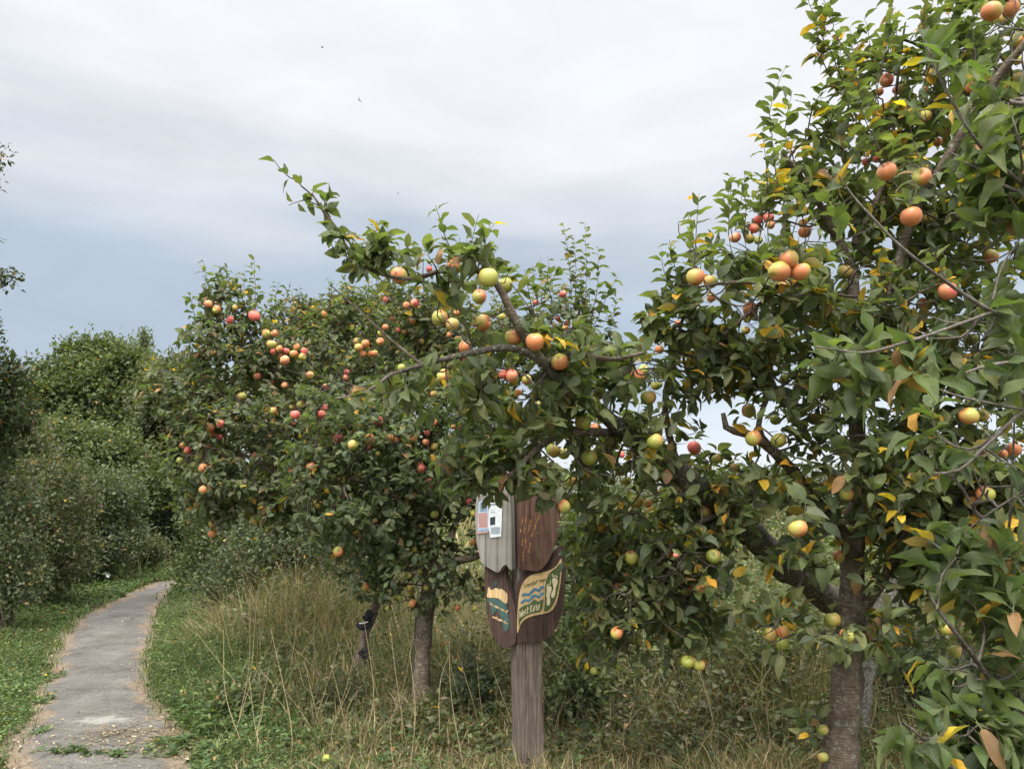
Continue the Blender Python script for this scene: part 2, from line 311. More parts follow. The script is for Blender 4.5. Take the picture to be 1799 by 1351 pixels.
def path_mat():
    m, t, out = newmat('old_asphalt'); L = t.links.new
    tcn = N(t, 'ShaderNodeTexCoord')
    co = tcn.outputs['Object']
    n1 = N(t, 'ShaderNodeTexNoise', i_Scale=2.6, i_Detail=9.0, i_Roughness=.72); L(co, n1.inputs['Vector'])
    r = ramp(t, [(.32, (.060, .055, .047)), (.47, (.102, .094, .082)), (.58, (.122, .113, .100)), (.70, (.17, .158, .140))]); L(n1.outputs['Fac'], r.inputs[0])
    n2 = N(t, 'ShaderNodeTexNoise', i_Scale=70.0, i_Detail=5.0, i_Roughness=.9); L(co, n2.inputs['Vector'])
    mr = N(t, 'ShaderNodeMapRange'); mr.inputs[1].default_value = .35; mr.inputs[2].default_value = .65; mr.inputs[3].default_value = .42; mr.inputs[4].default_value = 1.6; L(n2.outputs['Fac'], mr.inputs[0])
    v = N(t, 'ShaderNodeVectorMath', operation='SCALE'); L(r.outputs[0], v.inputs[0]); L(mr.outputs[0], v.inputs['Scale'])
    # soil and litter creeping in from the edges: attribute 'luv'.x = distance inside edge
    at_ = N(t, 'ShaderNodeAttribute', attribute_name='luv'); sp = N(t, 'ShaderNodeSeparateXYZ'); L(at_.outputs['Vector'], sp.inputs[0])
    n3 = N(t, 'ShaderNodeTexNoise', i_Scale=4.5, i_Detail=6.0, i_Roughness=.7); L(co, n3.inputs['Vector'])
    ma = N(t, 'ShaderNodeMath', operation='MULTIPLY_ADD'); ma.inputs[1].default_value = .42; L(n3.outputs['Fac'], ma.inputs[0]); 
    ng = N(t, 'ShaderNodeMath', operation='MULTIPLY'); ng.inputs[1].default_value = -1; L(sp.outputs[0], ng.inputs[0]); L(ng.outputs[0], ma.inputs[2])
    ed = N(t, 'ShaderNodeMapRange', interpolation_type='SMOOTHSTEP'); ed.inputs[1].default_value = -.01; ed.inputs[2].default_value = .09; ed.inputs[4].default_value = .9; L(ma.outputs[0], ed.inputs[0])
    n4 = N(t, 'ShaderNodeTexNoise', i_Scale=60.0, i_Detail=4.0, i_Roughness=.8); L(co, n4.inputs['Vector'])
    rs = ramp(t, [(.35, (.07, .05, .034)), (.5, (.16, .115, .08)), (.66, (.30, .24, .16))]); L(n4.outputs['Fac'], rs.inputs[0])
    mx = N(t, 'ShaderNodeMix', data_type='RGBA'); L(ed.outputs[0], mx.inputs['Factor']); L(v.outputs[0], mx.inputs['A']); L(rs.outputs[0], mx.inputs['B'])
    base = mx.outputs['Result']
    # worn patches (luv.y = pale cement screed, luv.z = dark soil spill)
    for k, colr, sc in ((1, (.29, .27, .24), 7.0), (2, (.075, .055, .04), 9.0)):
        nn = N(t, 'ShaderNodeTexNoise', i_Scale=sc, i_Detail=7.0, i_Roughness=.7); L(co, nn.inputs['Vector'])
        ad2 = N(t, 'ShaderNodeMath', operation='MULTIPLY'); L(nn.outputs['Fac'], ad2.inputs[0]); L(sp.outputs[k], ad2.inputs[1])
        mm = N(t, 'ShaderNodeMapRange', interpolation_type='SMOOTHSTEP'); mm.inputs[1].default_value = .30; mm.inputs[2].default_value = .50; mm.inputs[4].default_value = .8; L(ad2.outputs[0], mm.inputs[0])
        m2 = N(t, 'ShaderNodeMix', data_type='RGBA'); m2.inputs['B'].default_value = (*colr, 1); L(mm.outputs[0], m2.inputs['Factor']); L(base, m2.inputs['A']); base = m2.outputs['Result']
    # cracks
    nd = N(t, 'ShaderNodeTexNoise', i_Scale=3.0, i_Detail=4.0); L(co, nd.inputs['Vector'])
    av = N(t, 'ShaderNodeVectorMath', operation='MULTIPLY_ADD'); av.inputs[1].default_value = (.35, .35, .35); L(nd.outputs['Color'], av.inputs[0]); L(co, av.inputs[2])
    vo = N(t, 'ShaderNodeTexVoronoi', i_Scale=.9, feature='DISTANCE_TO_EDGE'); L(av.outputs[0], vo.inputs['Vector'])
    ck = N(t, 'ShaderNodeMapRange'); ck.inputs[1].default_value = .0; ck.inputs[2].default_value = .012; ck.inputs[3].default_value = .7; ck.inputs[4].default_value = 0; L(vo.outputs['Distance'], ck.inputs[0])
    m3 = N(t, 'ShaderNodeMix', data_type='RGBA'); m3.inputs['B'].default_value = (.05, .042, .033, 1); L(ck.outputs[0], m3.inputs['Factor']); L(base, m3.inputs['A'])
    bp = N(t, 'ShaderNodeBump', i_Strength=.6, i_Distance=.006); L(n2.outputs['Fac'], bp.inputs['Height'])
    pr = N(t, 'ShaderNodeBsdfPrincipled', i_Roughness=.9); pr.inputs['Specular IOR Level'].default_value = .2
    L(m3.outputs['Result'], pr.inputs['Base Color']); L(bp.outputs[0], pr.inputs['Normal']); L(pr.outputs[0], out.inputs[0]); return m

ys = np.concatenate([np.linspace(-3.5, 14.2, 230), np.linspace(14.3, 19, 40)])
nc = 17; V = []; A = []
for y in ys:
    if y <= PATH_END:
        l, r = path_lr(y)
    else:
        yb = y - PATH_END; c = -6.0 + yb + yb * yb * .25; l, r = c - .6, c + .6
    wl = .05 * math.sin(y * 5.1) + .035 * math.sin(y * 11.7 + 1) + .02 * math.sin(y * 27); wr = .05 * math.sin(y * 4.3 + 2) + .035 * math.sin(y * 13.1) + .02 * math.sin(y * 31 + 1)
    l -= wl + .03; r += wr + .03
    for k in range(nc):
        s = k / (nc - 1); x = l + (r - l) * s
        V.append((x, y, .006 + .012 * math.sin(math.pi * s)))
        pc = ground_at(185, 1268); pd = ground_at(215, 1292); pd2 = ground_at(300, 1283)
        cem = .95 * math.exp(-((x - pc[0]) / .42) ** 2 - ((y - pc[1]) / .17) ** 2)
        drk = max(math.exp(-((x - pd[0]) / .45) ** 2 - ((y - pd[1]) / .16) ** 2), math.exp(-((x - pd2[0]) / .25) ** 2 - ((y - pd2[1]) / .18) ** 2))
        A.append((min(x - l, r - x), cem, drk))
ny = len(ys); ii = (np.arange(ny - 1)[:, None] * nc + np.arange(nc - 1)[None]).ravel()
tagp(np_mesh('path', V, np.stack([ii, ii + 1, ii + 1 + nc, ii + nc], 1).ravel(), np.full(len(ii), 4), path_mat(), luv=A), 'narrow worn grey tarmac footpath curving away to the right', kind='structure')

# ------------------------------------------------------------------ leaves
def leaf_template(level):
    if level == 'hi':
        ts = np.array([0, .07, .18, .32, .46, .60, .73, .85, .94, 1.0]); ws = np.array([.03, .42, .76, .96, 1.0, .92, .74, .47, .2, .015]); xs = np.array([-1, -.5, 0, .5, 1])
    elif level == 'mid':
        ts = np.array([0, .12, .3, .5, .7, .87, 1.0]); ws = np.array([.05, .58, .93, 1.0, .80, .44, .02]); xs = np.array([-1, 0, 1])
    else:
        ts = np.array([0, .45, 1.0]); ws = np.array([.1, 1.0, .03]); xs = np.array([-1, 0, 1])
    nxx = len(xs); T = np.repeat(ts, nxx); Wd = np.repeat(ws, nxx); Xs = np.tile(xs, len(ts))
    q = []
    for i in range(len(ts) - 1):
        for j in range(nxx - 1):
            a = i * nxx + j; q.append((a, a + 1, a + 1 + nxx, a + nxx))
    return Xs, T, Wd, np.array(q)
TPL = {k: leaf_template(k) for k in ('hi', 'mid', 'lo')}

def leaves(P, D, Nn, L, colr, level='mid', wr=.27, curl=.35, fold=.35, petiole=False, seed=0, wave=.06):
    """batch of leaves. P base, D length axis, Nn approx normal, L lengths. returns V, quads, col, luv"""
    rg = np.random.default_rng(seed)
    n = len(P); Xs, T, Wd, q = TPL[level]
    D = norm(D); S = norm(np.cross(D, Nn)); Nn = np.cross(S, D)
    cu = (curl * rg.uniform(.2, 1.5, n))[:, None]; fo = (fold * rg.uniform(.0, 1.8, n))[:, None]; w = (wr * rg.uniform(.82, 1.18, n))[:, None]
    Lc = L[:, None]; ph = rg.uniform(0, 6.28, n)[:, None]
    side = (rg.normal(0, .12, n))[:, None]
    xx = Xs[None] * Wd[None] * w
    yy = T[None] * (1 - .18 * cu * T[None])
    zz = -cu * T[None] ** 2 * .75 + fo * np.abs(xx) + wave * np.sin(T[None] * 9 + ph + Xs[None] * 1.5) * np.abs(Xs[None]) * Wd[None] * 1.0
    tw = (rg.normal(0, .35, n))[:, None] * T[None]
    x2 = xx * np.cos(tw) - zz * 0; z2 = zz + xx * np.sin(tw)
    x2 = x2 + side * T[None] ** 2
    V = P[:, None] + S[:, None] * (x2 * Lc)[..., None] + D[:, None] * (yy * Lc)[..., None] + Nn[:, None] * (z2 * Lc)[..., None]
    k = len(Xs)
    Q = (q[None] + (np.arange(n) * k)[:, None, None]).reshape(-1, 4)
    C = np.repeat(colr[:, None], k, 1).reshape(-1, 3)
    # autumn leaves brown at the tips a little
    UV = np.stack([np.tile(Xs, n), np.tile(T, n), np.repeat(rg.uniform(0, 1, n), k)], 1)
    V = V.reshape(-1, 3)
    if petiole:
        # thin stalk from P back along -D
        B = P - D * (L * .22)[:, None] + Nn * (L * .04)[:, None]; s = S * (L * .012)[:, None]
        pv = np.stack([B - s, B + s, P + s, P - s], 1).reshape(-1, 3)
        pq = np.arange(n * 4).reshape(-1, 4) + len(V)
        V = np.vstack([V, pv]); Q = np.vstack([Q, pq]); C = np.vstack([C, np.repeat(np.tile([[.22, .22, .11]], (n, 1)), 4, 0)])
        UV = np.vstack([UV, np.tile([[.0, .5, .5]], (n * 4, 1))])
    return V, Q, C, UV

def leaf_cols(n, rg, pal, P=None, yellow=.02, brown=.012, seed=0.):
    """pal: list of (weight, rgb)"""
    w = np.array([p[0] for p in pal], float); w /= w.sum(); c = np.array([p[1] for p in pal])
    i = rg.choice(len(pal), n, p=w); out = c[i] * rg.uniform(.75, 1.3, (n, 1)) * rg.uniform(.93, 1.07, (n, 3))
    out = out * .84 + out.mean(1, keepdims=True) * .16 * np.array([[1.06, 1.0, .9]])
    r = rg.uniform(0, 1, n)
    cl = .5 + .5 * (nz(P, 3.0, seed) if P is not None else 0) 
    y = r < yellow * (1.6 * cl); out[y] = np.array([.55, .34, .03]) * rg.uniform(.6, 1.15, (y.sum(), 1)) * np.stack([np.ones(y.sum()), rg.uniform(.75, 1.1, y.sum()), np.ones(y.sum())], 1)
    b = (r > 1 - brown); out[b] = np.array([.36, .20, .09]) * rg.uniform(.5, 1.2, (b.sum(), 1))
    return out

PAL_APPLE = [(4, (.098, .120, .038)), (3, (.128, .145, .044)), (2, (.072, .094, .038)), (1.8, (.155, .160, .050)), (1.4, (.105, .122, .068))]
PAL_NEAR = [(4, (.080, .115, .030)), (3, (.108, .142, .038)), (2, (.060, .088, .032)), (1, (.14, .155, .046))]

# ------------------------------------------------------------------ branching
def tubes(name, chains, mat, parent, sides=5):
    Vs, Ls = [], []; off = 0
    ang = np.linspace(0, 2 * np.pi, sides, endpoint=False); ca, sa = np.cos(ang), np.sin(ang)
    for pts, rad in chains:
        pts = np.asarray(pts, float); rad = np.asarray(rad, float); m = len(pts)
        if m < 2: continue
        t = norm(np.gradient(pts, axis=0)); tm = t.mean(0)
        ref = np.array([0, 0, 1.]) if abs(tm[2]) < .75 * np.linalg.norm(tm) + 1e-9 else np.array([1., 0, 0])
        a = norm(np.cross(t, ref)); b = np.cross(t, a)
        ring = pts[:, None] + rad[:, None, None] * (a[:, None] * ca[None, :, None] + b[:, None] * sa[None, :, None])
        Vs.append(ring.reshape(-1, 3))
        i = np.arange(m - 1)[:, None] * sides; j = np.arange(sides)[None]; j2 = (j + 1) % sides
        Ls.append(np.stack([i + j, i + j2, i + sides + j2, i + sides + j], -1).reshape(-1, 4) + off)
        off += m * sides
    if not Vs: return None
    V = np.vstack(Vs); Q = np.vstack(Ls)
    return np_mesh(name, V, Q.ravel(), np.full(len(Q), 4), mat, parent)

def catmull(P, step):
    P = np.asarray(P, float)
    if len(P) == 2: 
        n = max(2, int(np.linalg.norm(P[1, :3] - P[0, :3]) / step)); t = np.linspace(0, 1, n + 1)[:, None]; return P[0] * (1 - t) + P[1] * t
    Q = np.vstack([2 * P[0] - P[1], P, 2 * P[-1] - P[-2]]); out = []
    for i in range(1, len(Q) - 2):
        p0, p1, p2, p3 = Q[i - 1:i + 3]; n = max(1, int(np.linalg.norm(p2[:3] - p1[:3]) / step)); t = np.arange(n)[:, None] / n
        out.append(.5 * (2 * p1 + (p2 - p0) * t + (2 * p0 - 5 * p1 + 4 * p2 - p3) * t ** 2 + (3 * p1 - p0 - 3 * p2 + p3) * t ** 3))
    return np.vstack(out + [P[-1:]])

def px_poly(pts, step=.05):
    """(px,py,Y,r) -> smooth world polyline with radii; py None means ground"""
    w = np.array([[*at(p[0], p[1], p[2]), p[3]] for p in pts]); c = catmull(w, step)
    return c[:, :3], np.maximum(c[:, 3], .0015)

def knobbly(pts, rad, rg, a=.25):
    n = len(pts); k = rg.normal(0, 1, (n, 3)); k = (k + np.roll(k, 1, 0) + np.roll(k, -1, 0)) / 3
    k[0] = 0; pts = pts + k * rad[:, None] * a; rad = rad * (1 + rg.normal(0, .06, n)); return pts, rad

class Tree:
    def __init__(s, name, base, label, cat='tree', group=None, seed=0):
        s.e = empty(name, tuple(base), label, cat, group); s.base = np.array(base); s.rg = np.random.default_rng(seed); s.seed = seed
        s.pos = []; s.par = []; s.hr = []; s.LP = []; s.LD = []; s.LN = []; s.LL = []; s.hand = []; s.extra = []
        s.apples = []; s.targets_extra = []
    def limb(s, pts, name='limb', mat=None, step=.05, sides=9, knob=.25, attach=True, world=False):
        if world: c = catmull(np.array(pts), step); P, r = c[:, :3], np.maximum(c[:, 3], .0015)
        else: P, r = px_poly(pts, step)
        P, r = knobbly(P, r, s.rg, knob)
        o = tubes(name, [(P, r)], mat or M_bark, s.e, sides)
        if attach:
            for k in range(len(P)):
                s.pos.append(P[k]); s.par.append(-1); s.hr.append(r[k])
        return P, r
    def leaf(s, P, D, Nn, L):
        s.LP.append(P); s.LD.append(D); s.LN.append(Nn); s.LL.append(L)
    def leaves_along(s, pts, spacing, L, spread=.75, updroop=.15, skip=0.0, taper=True, jit=.25):
        """alternate leaves up a shoot"""
        pts = np.asarray(pts); seg = np.linalg.norm(np.diff(pts, axis=0), axis=1); cum = np.concatenate([[0], np.cumsum(seg)]); tot = cum[-1]
        n = max(1, int((tot * (1 - skip)) / spacing)); d = tot * skip + (np.arange(n) + .5) * spacing + s.rg.normal(0, spacing * .2, n); d = np.clip(d, 0, tot)
        P = np.stack([np.interp(d, cum, pts[:, k]) for k in range(3)], 1)
        d2 = np.clip(d + .02, 0, tot); d1 = np.clip(d - .02, 0, tot)
        T = norm(np.stack([np.interp(d2, cum, pts[:, k]) - np.interp(d1, cum, pts[:, k]) for k in range(3)], 1))
        ref = norm(s.rg.normal(0, 1, 3)); a = norm(np.cross(T, ref)); b = np.cross(T, a)
        ph = np.arange(n) * 2.4 + s.rg.uniform(0, 6.28) + s.rg.normal(0, .3, n)
        rad = a * np.cos(ph)[:, None] + b * np.sin(ph)[:, None]
        D = norm(rad * spread + T * (1 - spread * .85) + np.array([0, 0, updroop]) + s.rg.normal(0, jit, (n, 3)))
        Nn = T * .8 + np.array([0, 0, .7]) - rad * .2 + s.rg.normal(0, jit, (n, 3))
        f = d / max(tot, 1e-6); l = L * s.rg.uniform(.7, 1.15, n) * (1 - .35 * f ** 4 if taper else 1)
        s.leaf(P + D * .008, D, Nn, l)
    def rosette(s, P, T, n, L):
        m = len(P); 
        for k in range(n):
            ph = k * 2.4 + s.rg.uniform(0, 6.28, m); ref = np.array([.3, .2, .93]); a = norm(np.cross(T, ref) + 1e-4); b = np.cross(T, a)
            rad = a * np.cos(ph)[:, None] + b * np.sin(ph)[:, None]
            D = norm(rad + T * s.rg.uniform(-.1, .9, (m, 1)) + np.array([0, 0, .12]) + s.rg.normal(0, .25, (m, 3)))
            Nn = T * .6 + np.array([0, 0, .8]) + s.rg.normal(0, .35, (m, 3))
            keep = s.rg.uniform(0, 1, m) < .92
            s.leaf((P + D * .012)[keep], D[keep], Nn[keep], (L * s.rg.uniform(.55, 1.15, m))[keep])
    def shoot(s, pts, L=.075, spacing=.024, mat=None, r=.004, name='shoot', root=True, skip=.05, spread=.75, world=False):
        """an explicit leafy shoot; its root is joined to the branch work"""
        if world: P = catmull(np.array(pts), .03)[:, :3]
        else: P = catmull(np.array([at(*p) for p in pts]), .03)
        k = s.rg.normal(0, .003, P.shape); k[0] = 0; P = P + k
        s.extra.append((P, np.linspace(r, .0012, len(P))))
        s.leaves_along(P, spacing, L, skip=skip, spread=max(spread, .9))
        if root: s.targets_extra.append(P[0])
    targets_extra = None
    def blobs(s, bl, n):
        """bl (px,py,Y,rx,ry,rd[,weight]) ellipsoids -> n target points"""
        vol = np.array([b[3] * b[4] * b[5] * b[2] ** 2 * (b[6] if len(b) > 6 else 1) for b in bl]); cnt = s.rg.multinomial(n, vol / vol.sum()); out = []
        for b, c in zip(bl, cnt):
            if not c: continue
            m = int(c * 1.0) + 1; u = norm(s.rg.normal(0, 1, (m, 3))) * (s.rg.uniform(0, 1, (m, 1)) ** (1 / 2.6))
            Yc = b[2]; C = at(b[0], b[1], Yc); k = Yc / F
            p = C + u * np.array([b[3] * k, b[5], b[4] * k]); out.append(p)
        p = np.vstack(out); g = nz(p, 6.5, s.seed) + .6 * nz(p, 14, s.seed + 3)
        return p[g > -.35]
    def grow(s, T, bf=.35, step=.07, sag=.12):
        pos = [np.array(p) for p in s.pos]; par = list(s.par); pl = [0.0] * len(pos)
        T = np.asarray(T); n = len(T); A = np.array(pos); done = np.zeros(n, bool)
        best = np.full(n, 1e9); bj = np.zeros(n, int)
        for i0 in range(0, len(A), 200):
            D = np.linalg.norm(T[:, None] - A[None, i0:i0 + 200], axis=2); j = D.argmin(1); v = D[np.arange(n), j]; u = v < best; best[u] = v[u]; bj[u] = j[u] + i0
        s.tip = []
        for _ in range(n):
            i = int(np.where(done, 1e9, best).argmin()); done[i] = True; j = bj[i]
            a = pos[j]; b = T[i]; d = np.linalg.norm(b - a); k = max(1, int(math.ceil(d / step))); prev = j; new0 = len(pos)
            off = s.rg.normal(0, .07, 3) * d
            for q in range(1, k + 1):
                t = q / k; p = a + (b - a) * t + (off + np.array([0, 0, -sag * d])) * math.sin(math.pi * t) * (1 if k > 1 else 0)
                pos.append(p); par.append(prev); pl.append(pl[prev] + d / k); prev = len(pos) - 1
            s.tip.append(prev)
            NA = np.array(pos[new0:]); npl = np.array(pl[new0:])
            D = np.linalg.norm(T[:, None] - NA[None], axis=2) + bf * npl[None]; jj = D.argmin(1); v = D[np.arange(n), jj]; u = v < best; best[u] = v[u]; bj[u] = jj[u] + new0
        s.gp = np.array(pos); s.gpar = np.array(par); m = len(pos); cnt = np.zeros(m)
        tipset = np.zeros(m); tipset[s.tip] = 1; cnt = tipset.copy(); ch = [[] for _ in range(m)]
        for i in range(m - 1, -1, -1):
            if par[i] >= 0: cnt[par[i]] += cnt[i]; ch[par[i]].append(i)
        s.cnt = cnt; s.ch = ch; s.nh = len(s.pos)
    def branchwork(s, rt=.0022, ex=.43, mat=None, sides=5, rmax=.03):
        m = len(s.gp); r = np.minimum(rt * np.maximum(s.cnt, 1) ** ex, rmax); chains = []; s.chains = []
        starts = []
        for i in range(m):
            if i < s.nh: starts += [(i, c) for c in s.ch[i]]
            elif len(s.ch[i]) > 1:
                o = sorted(s.ch[i], key=lambda c: -s.cnt[c]); starts += [(i, c) for c in o[1:]]
        for p, c in starts:
            idx = [c]
            while s.ch[idx[-1]]: idx.append(max(s.ch[idx[-1]], key=lambda q: s.cnt[q]))
            P = np.vstack([s.gp[p:p + 1], s.gp[idx]]); rr = np.concatenate([[r[c]], r[idx]])
            if len(P) > 3: P[1:-1] = .5 * P[1:-1] + .25 * (P[:-2] + P[2:])
            rr[-1] *= .5
            chains.append((P, rr)); s.chains.append((P, rr, s.cnt[idx[0]]))
        tubes('branchwork', chains + s.extra, mat or M_twig, s.e, sides)
    def foliate(s, L=.075, spacing=.035, ros=6, maxr=.0065):
        tips = []; td = []
        for P, rr, c in s.chains:
            k = rr < maxr
            if k.sum() >= 2:
                Q = P[k]; s.leaves_along(Q, spacing, L, taper=False)
            tips.append(P[-1]); td.append(norm(P[-1] - P[-2]))
        tp = s.gp[s.tip]; d = norm(tp - s.gp[s.gpar[s.tip]])
        d = norm(d + np.array([0, 0, .35]))
        s.rosette(tp, d, ros, L)
    def auto_shoots(s, n, L=.065, h=(.12, .35), topz=None, lean=.2, spacing=.022, cond=None):
        tp = s.gp[s.tip]
        z = tp[:, 2] + s.rg.normal(0, .12, len(tp)); 
        # prefer tips with nothing above them
        order = []
        for i in s.rg.permutation(len(tp)):
            d = tp - tp[i]; near = (np.abs(d[:, 0]) < .12) & (np.abs(d[:, 1]) < .25) & (d[:, 2] > .05)
            if near.sum() <= 1: order.append(i)
            if len(order) >= n: break
        for i in order:
            hh = s.rg.uniform(*h); v = norm(np.array([s.rg.normal(0, lean), s.rg.normal(0, lean), 1])); p = tp[i]
            P = catmull(np.array([p, p + v * hh * .5 + s.rg.normal(0, .01, 3), p + v * hh]), .03)
            s.extra.append((P, np.linspace(.0028, .001, len(P)))); s.leaves_along(P, spacing, L)
    def crown(s, pal=PAL_APPLE, level='mid', mat=None, yellow=.02, brown=.012, wr=.27, curl=.4, fold=.4, clear=(), petiole=False, name='crown', wave=.06, zones=()):
        P = np.vstack(s.LP); D = np.vstack(s.LD); Nn = np.vstack(s.LN); L = np.concatenate(s.LL)
        keep = np.ones(len(P), bool); C0 = P + norm(D) * (L * .45)[:, None]
        for (c, r, depth) in clear:       # leave room round each fruit
            v = norm(c - CAM); w = C0 - c; al = w @ v; pe = np.linalg.norm(w - al[:, None] * v, axis=1)
            hit = ((np.linalg.norm(w, axis=1) < r * 1.15) | ((al < 0) & (al > -depth) & (pe < r * .95 + L * .42))) & (s.rg.uniform(0, 1, len(P)) < .975); keep &= ~hit
        if len(zones):                     # thin patches of the crown
            w = C0 - CAM; f = w[:, 1] * math.cos(PITCH) + w[:, 2] * math.sin(PITCH); u = w[:, 0] / f * F + CX; vv = CY - (-w[:, 1] * math.sin(PITCH) + w[:, 2] * math.cos(PITCH)) / f * F
            for (x0, y0, x1, y1, pr) in zones:
                keep &= ~((u > x0) & (u < x1) & (vv > y0) & (vv < y1) & (s.rg.uniform(0, 1, len(P)) < pr))
        P, D, Nn, L = P[keep], D[keep], Nn[keep], L[keep]
        print(s.e.name, 'leaves', len(P))
        col = leaf_cols(len(P), s.rg, pal, P, yellow, brown, s.seed)
        V, Q, C, UV = leaves(P, D, Nn, L, col, level, wr, curl, fold, petiole, s.seed, wave)
        return np_mesh(name, V, Q.ravel(), np.full(len(Q), 4), mat or M_leaf, s.e, col=C, luv=UV if mat is M_leafhi else None)
    def add_apples(s, lst):
        for c, r, kd in lst: s.targets_extra.append(c + np.array([0, 0, r * .9 + .012]))
        s.apples = list(lst)
    def hang_apples(s):
        for c, r, kd in s.apples:
            o = apple_copy(kd, int(s.rg.integers(3))); o.parent = s.e; o.location = tuple(c - np.array(s.e.location))
            k = r / .04; o.scale = (k, k, k * s.rg.uniform(.9, 1.04))
            o.rotation_euler = (s.rg.normal(0, .35), s.rg.normal(0, .35), s.rg.uniform(0, 6.28)) if s.rg.uniform() < .75 else (s.rg.uniform(.9, 1.6), s.rg.normal(0, .4), s.rg.normal(0, .9))

# fruit: one mesh per colouring and shape
def apple_mesh(shape, mat):
    prof = []
    n = 15
    for i in range(n):
        t = math.pi * i / (n - 1)                     # 0 top .. pi bottom
        rad = math.sin(t) ** .86 * (1.0 + .07 * math.cos(t)); z = math.cos(t) * (.96, .90, 1.02)[shape]
        z -= .30 * math.exp(-(rad / .26) ** 2) if t < 1.5 else 0
        z += .16 * math.exp(-(rad / .2) ** 2) if t >= 1.5 else 0
        prof.append((rad * .04, z * .04))
    V = []; Fc = []; seg = 20; mi = []
    V.append((0, 0, prof[0][1]))
    for r, z in prof[1:-1]:
        for k in range(seg):
            a = 2 * math.pi * k / seg; rr = r * (1 + (.035, .02, .05)[shape] * math.sin(a * (2, 3, 1)[shape] + shape) + .02 * math.cos(5 * a) * (1 if z < 0 else .3))
            V.append((rr * math.cos(a), rr * math.sin(a), z + (.0, .002, .003)[shape] * math.cos(a)))
    V.append((0, 0, prof[-1][1])); last = len(V) - 1
    for k in range(seg): Fc.append((0, 1 + k, 1 + (k + 1) % seg)); mi.append(0)
    for i in range(n - 3):
        for k in range(seg):
            a = 1 + i * seg; Fc.append((a + k, a + seg + k, a + seg + (k + 1) % seg, a + (k + 1) % seg)); mi.append(0)
    a = 1 + (n - 3) * seg
    for k in range(seg): Fc.append((a + k, last, a + (k + 1) % seg)); mi.append(0)
    # stalk
    b = len(V)
    for z, x in ((prof[0][1] - .001, 0), (.036, .001), (.048, .004)):
        for k in range(5): V.append((x + .0014 * math.cos(k * 1.257), .0014 * math.sin(k * 1.257), z))
    for i in range(2):
        for k in range(5): Fc.append((b + i * 5 + k, b + i * 5 + (k + 1) % 5, b + i * 5 + 5 + (k + 1) % 5, b + i * 5 + 5 + k)); mi.append(1)
    # withered calyx
    b = len(V); zc = prof[-1][1] - .0005
    for k in range(10):
        rr = .0055 if k % 2 == 0 else .0018; V.append((rr * math.cos(k * .628), rr * math.sin(k * .628), zc - (.0025 if k % 2 == 0 else .0002)))
    Fc.append(tuple(range(b, b + 10))); mi.append(1)
    me_o = faces_mesh('apple', V, Fc, [mat, M_stalk], matidx=mi)
    me = me_o.data; bpy.data.objects.remove(me_o); return me
APPLE = {(k, s_): apple_mesh(s_, m) for k, m in (('g', M_appleg), ('y', M_appley), ('r', M_appler)) for s_ in range(3)}
def apple_copy(k, s_):
    o = bpy.data.objects.new('apple', APPLE[(k, s_)]); COL.objects.link(o); return o

def clump(s, n, rad, L, up=.25, at_=None):
    tp = s.gp[s.tip] if at_ is None else at_; m = len(tp); P = np.repeat(tp, n, 0); o = s.rg.normal(0, 1, P.shape) * rad * .6; P = P + o
    D = norm(o * 1.0 / rad + s.rg.normal(0, .6, P.shape) + np.array([0, 0, up])); Nn = s.rg.normal(0, .38, P.shape) + np.array([0, 0, 1]) + norm(o) * .7
    k = P[:, 2] > .03
    s.leaf(P[k], D[k], Nn[k], (L * s.rg.uniform(.6, 1.25, len(P)))[k])
Tree.clump = clump

def finish(t, n, blobs, L, spacing=.035, ros=6, pal=PAL_APPLE, level='mid', mat=None, yellow=.02, brown=.012, shoots=0, sh=(.12, .32), rt=.0022, extra=(), zones=(), cleardepth=.4, bf=.35, xa=0, **kw):
    T = t.blobs(blobs, n)
    if t.targets_extra: T = np.vstack([T, np.array(t.targets_extra)])
    t.grow(T, bf=bf)
    nf = len(t.targets_extra)
    t.branchwork_args = dict(rt=rt)
    # chains first (needed for leaves), tubes after shoots are known
    t.branch_prepare(rt)
    t.foliate(L, spacing, ros)
    if shoots: t.auto_shoots(shoots, L * .9, sh)
    tubes('branchwork', [(a, b) for a, b, c in t.chains] + t.extra, kw.pop('twigmat', M_twig), t.e, 5)
    if xa:      # fruit half hidden among the leaves
        for i in t.rg.choice(len(t.tip), xa, replace=False):
            p = t.gp[t.tip[i]]; r = t.rg.uniform(.028, .038); t.apples.append((p + np.array([t.rg.normal(0, .01), -.04, -r - .02]), r, 'yyyrr'[int(t.rg.integers(5))] if t.seed > 30 else 'gyyyy'[int(t.rg.integers(5))]))
    own = {id(a) for a in t.apples}; clear = [(a[0], a[1], cleardepth if id(a) in own else 5.0) for a in ALLAP]
    t.crown(pal, level, mat, yellow, brown, clear=clear, zones=zones, **kw)
    t.hang_apples()

def branch_prepare(s, rt=.0022, ex=.43, rmax=.03):
    m = len(s.gp); r = np.minimum(rt * np.maximum(s.cnt, 1) ** ex, rmax); s.chains = []; starts = []
    for i in range(m):
        if i < s.nh: starts += [(i, c) for c in s.ch[i]]
        elif len(s.ch[i]) > 1:
            o = sorted(s.ch[i], key=lambda c: -s.cnt[c]); starts += [(i, c) for c in o[1:]]
    for p, c in starts:
        idx = [c]
        while s.ch[idx[-1]]: idx.append(max(s.ch[idx[-1]], key=lambda q: s.cnt[q]))
        P = np.vstack([s.gp[p:p + 1], s.gp[idx]]); rr = np.concatenate([[r[c]], r[idx]])
        if len(P) > 3: P[1:-1] = .5 * P[1:-1] + .25 * (P[:-2] + P[2:])
        rr[-1] *= .5; s.chains.append((P, rr, s.cnt[idx[0]]))
Tree.branch_prepare = branch_prepare

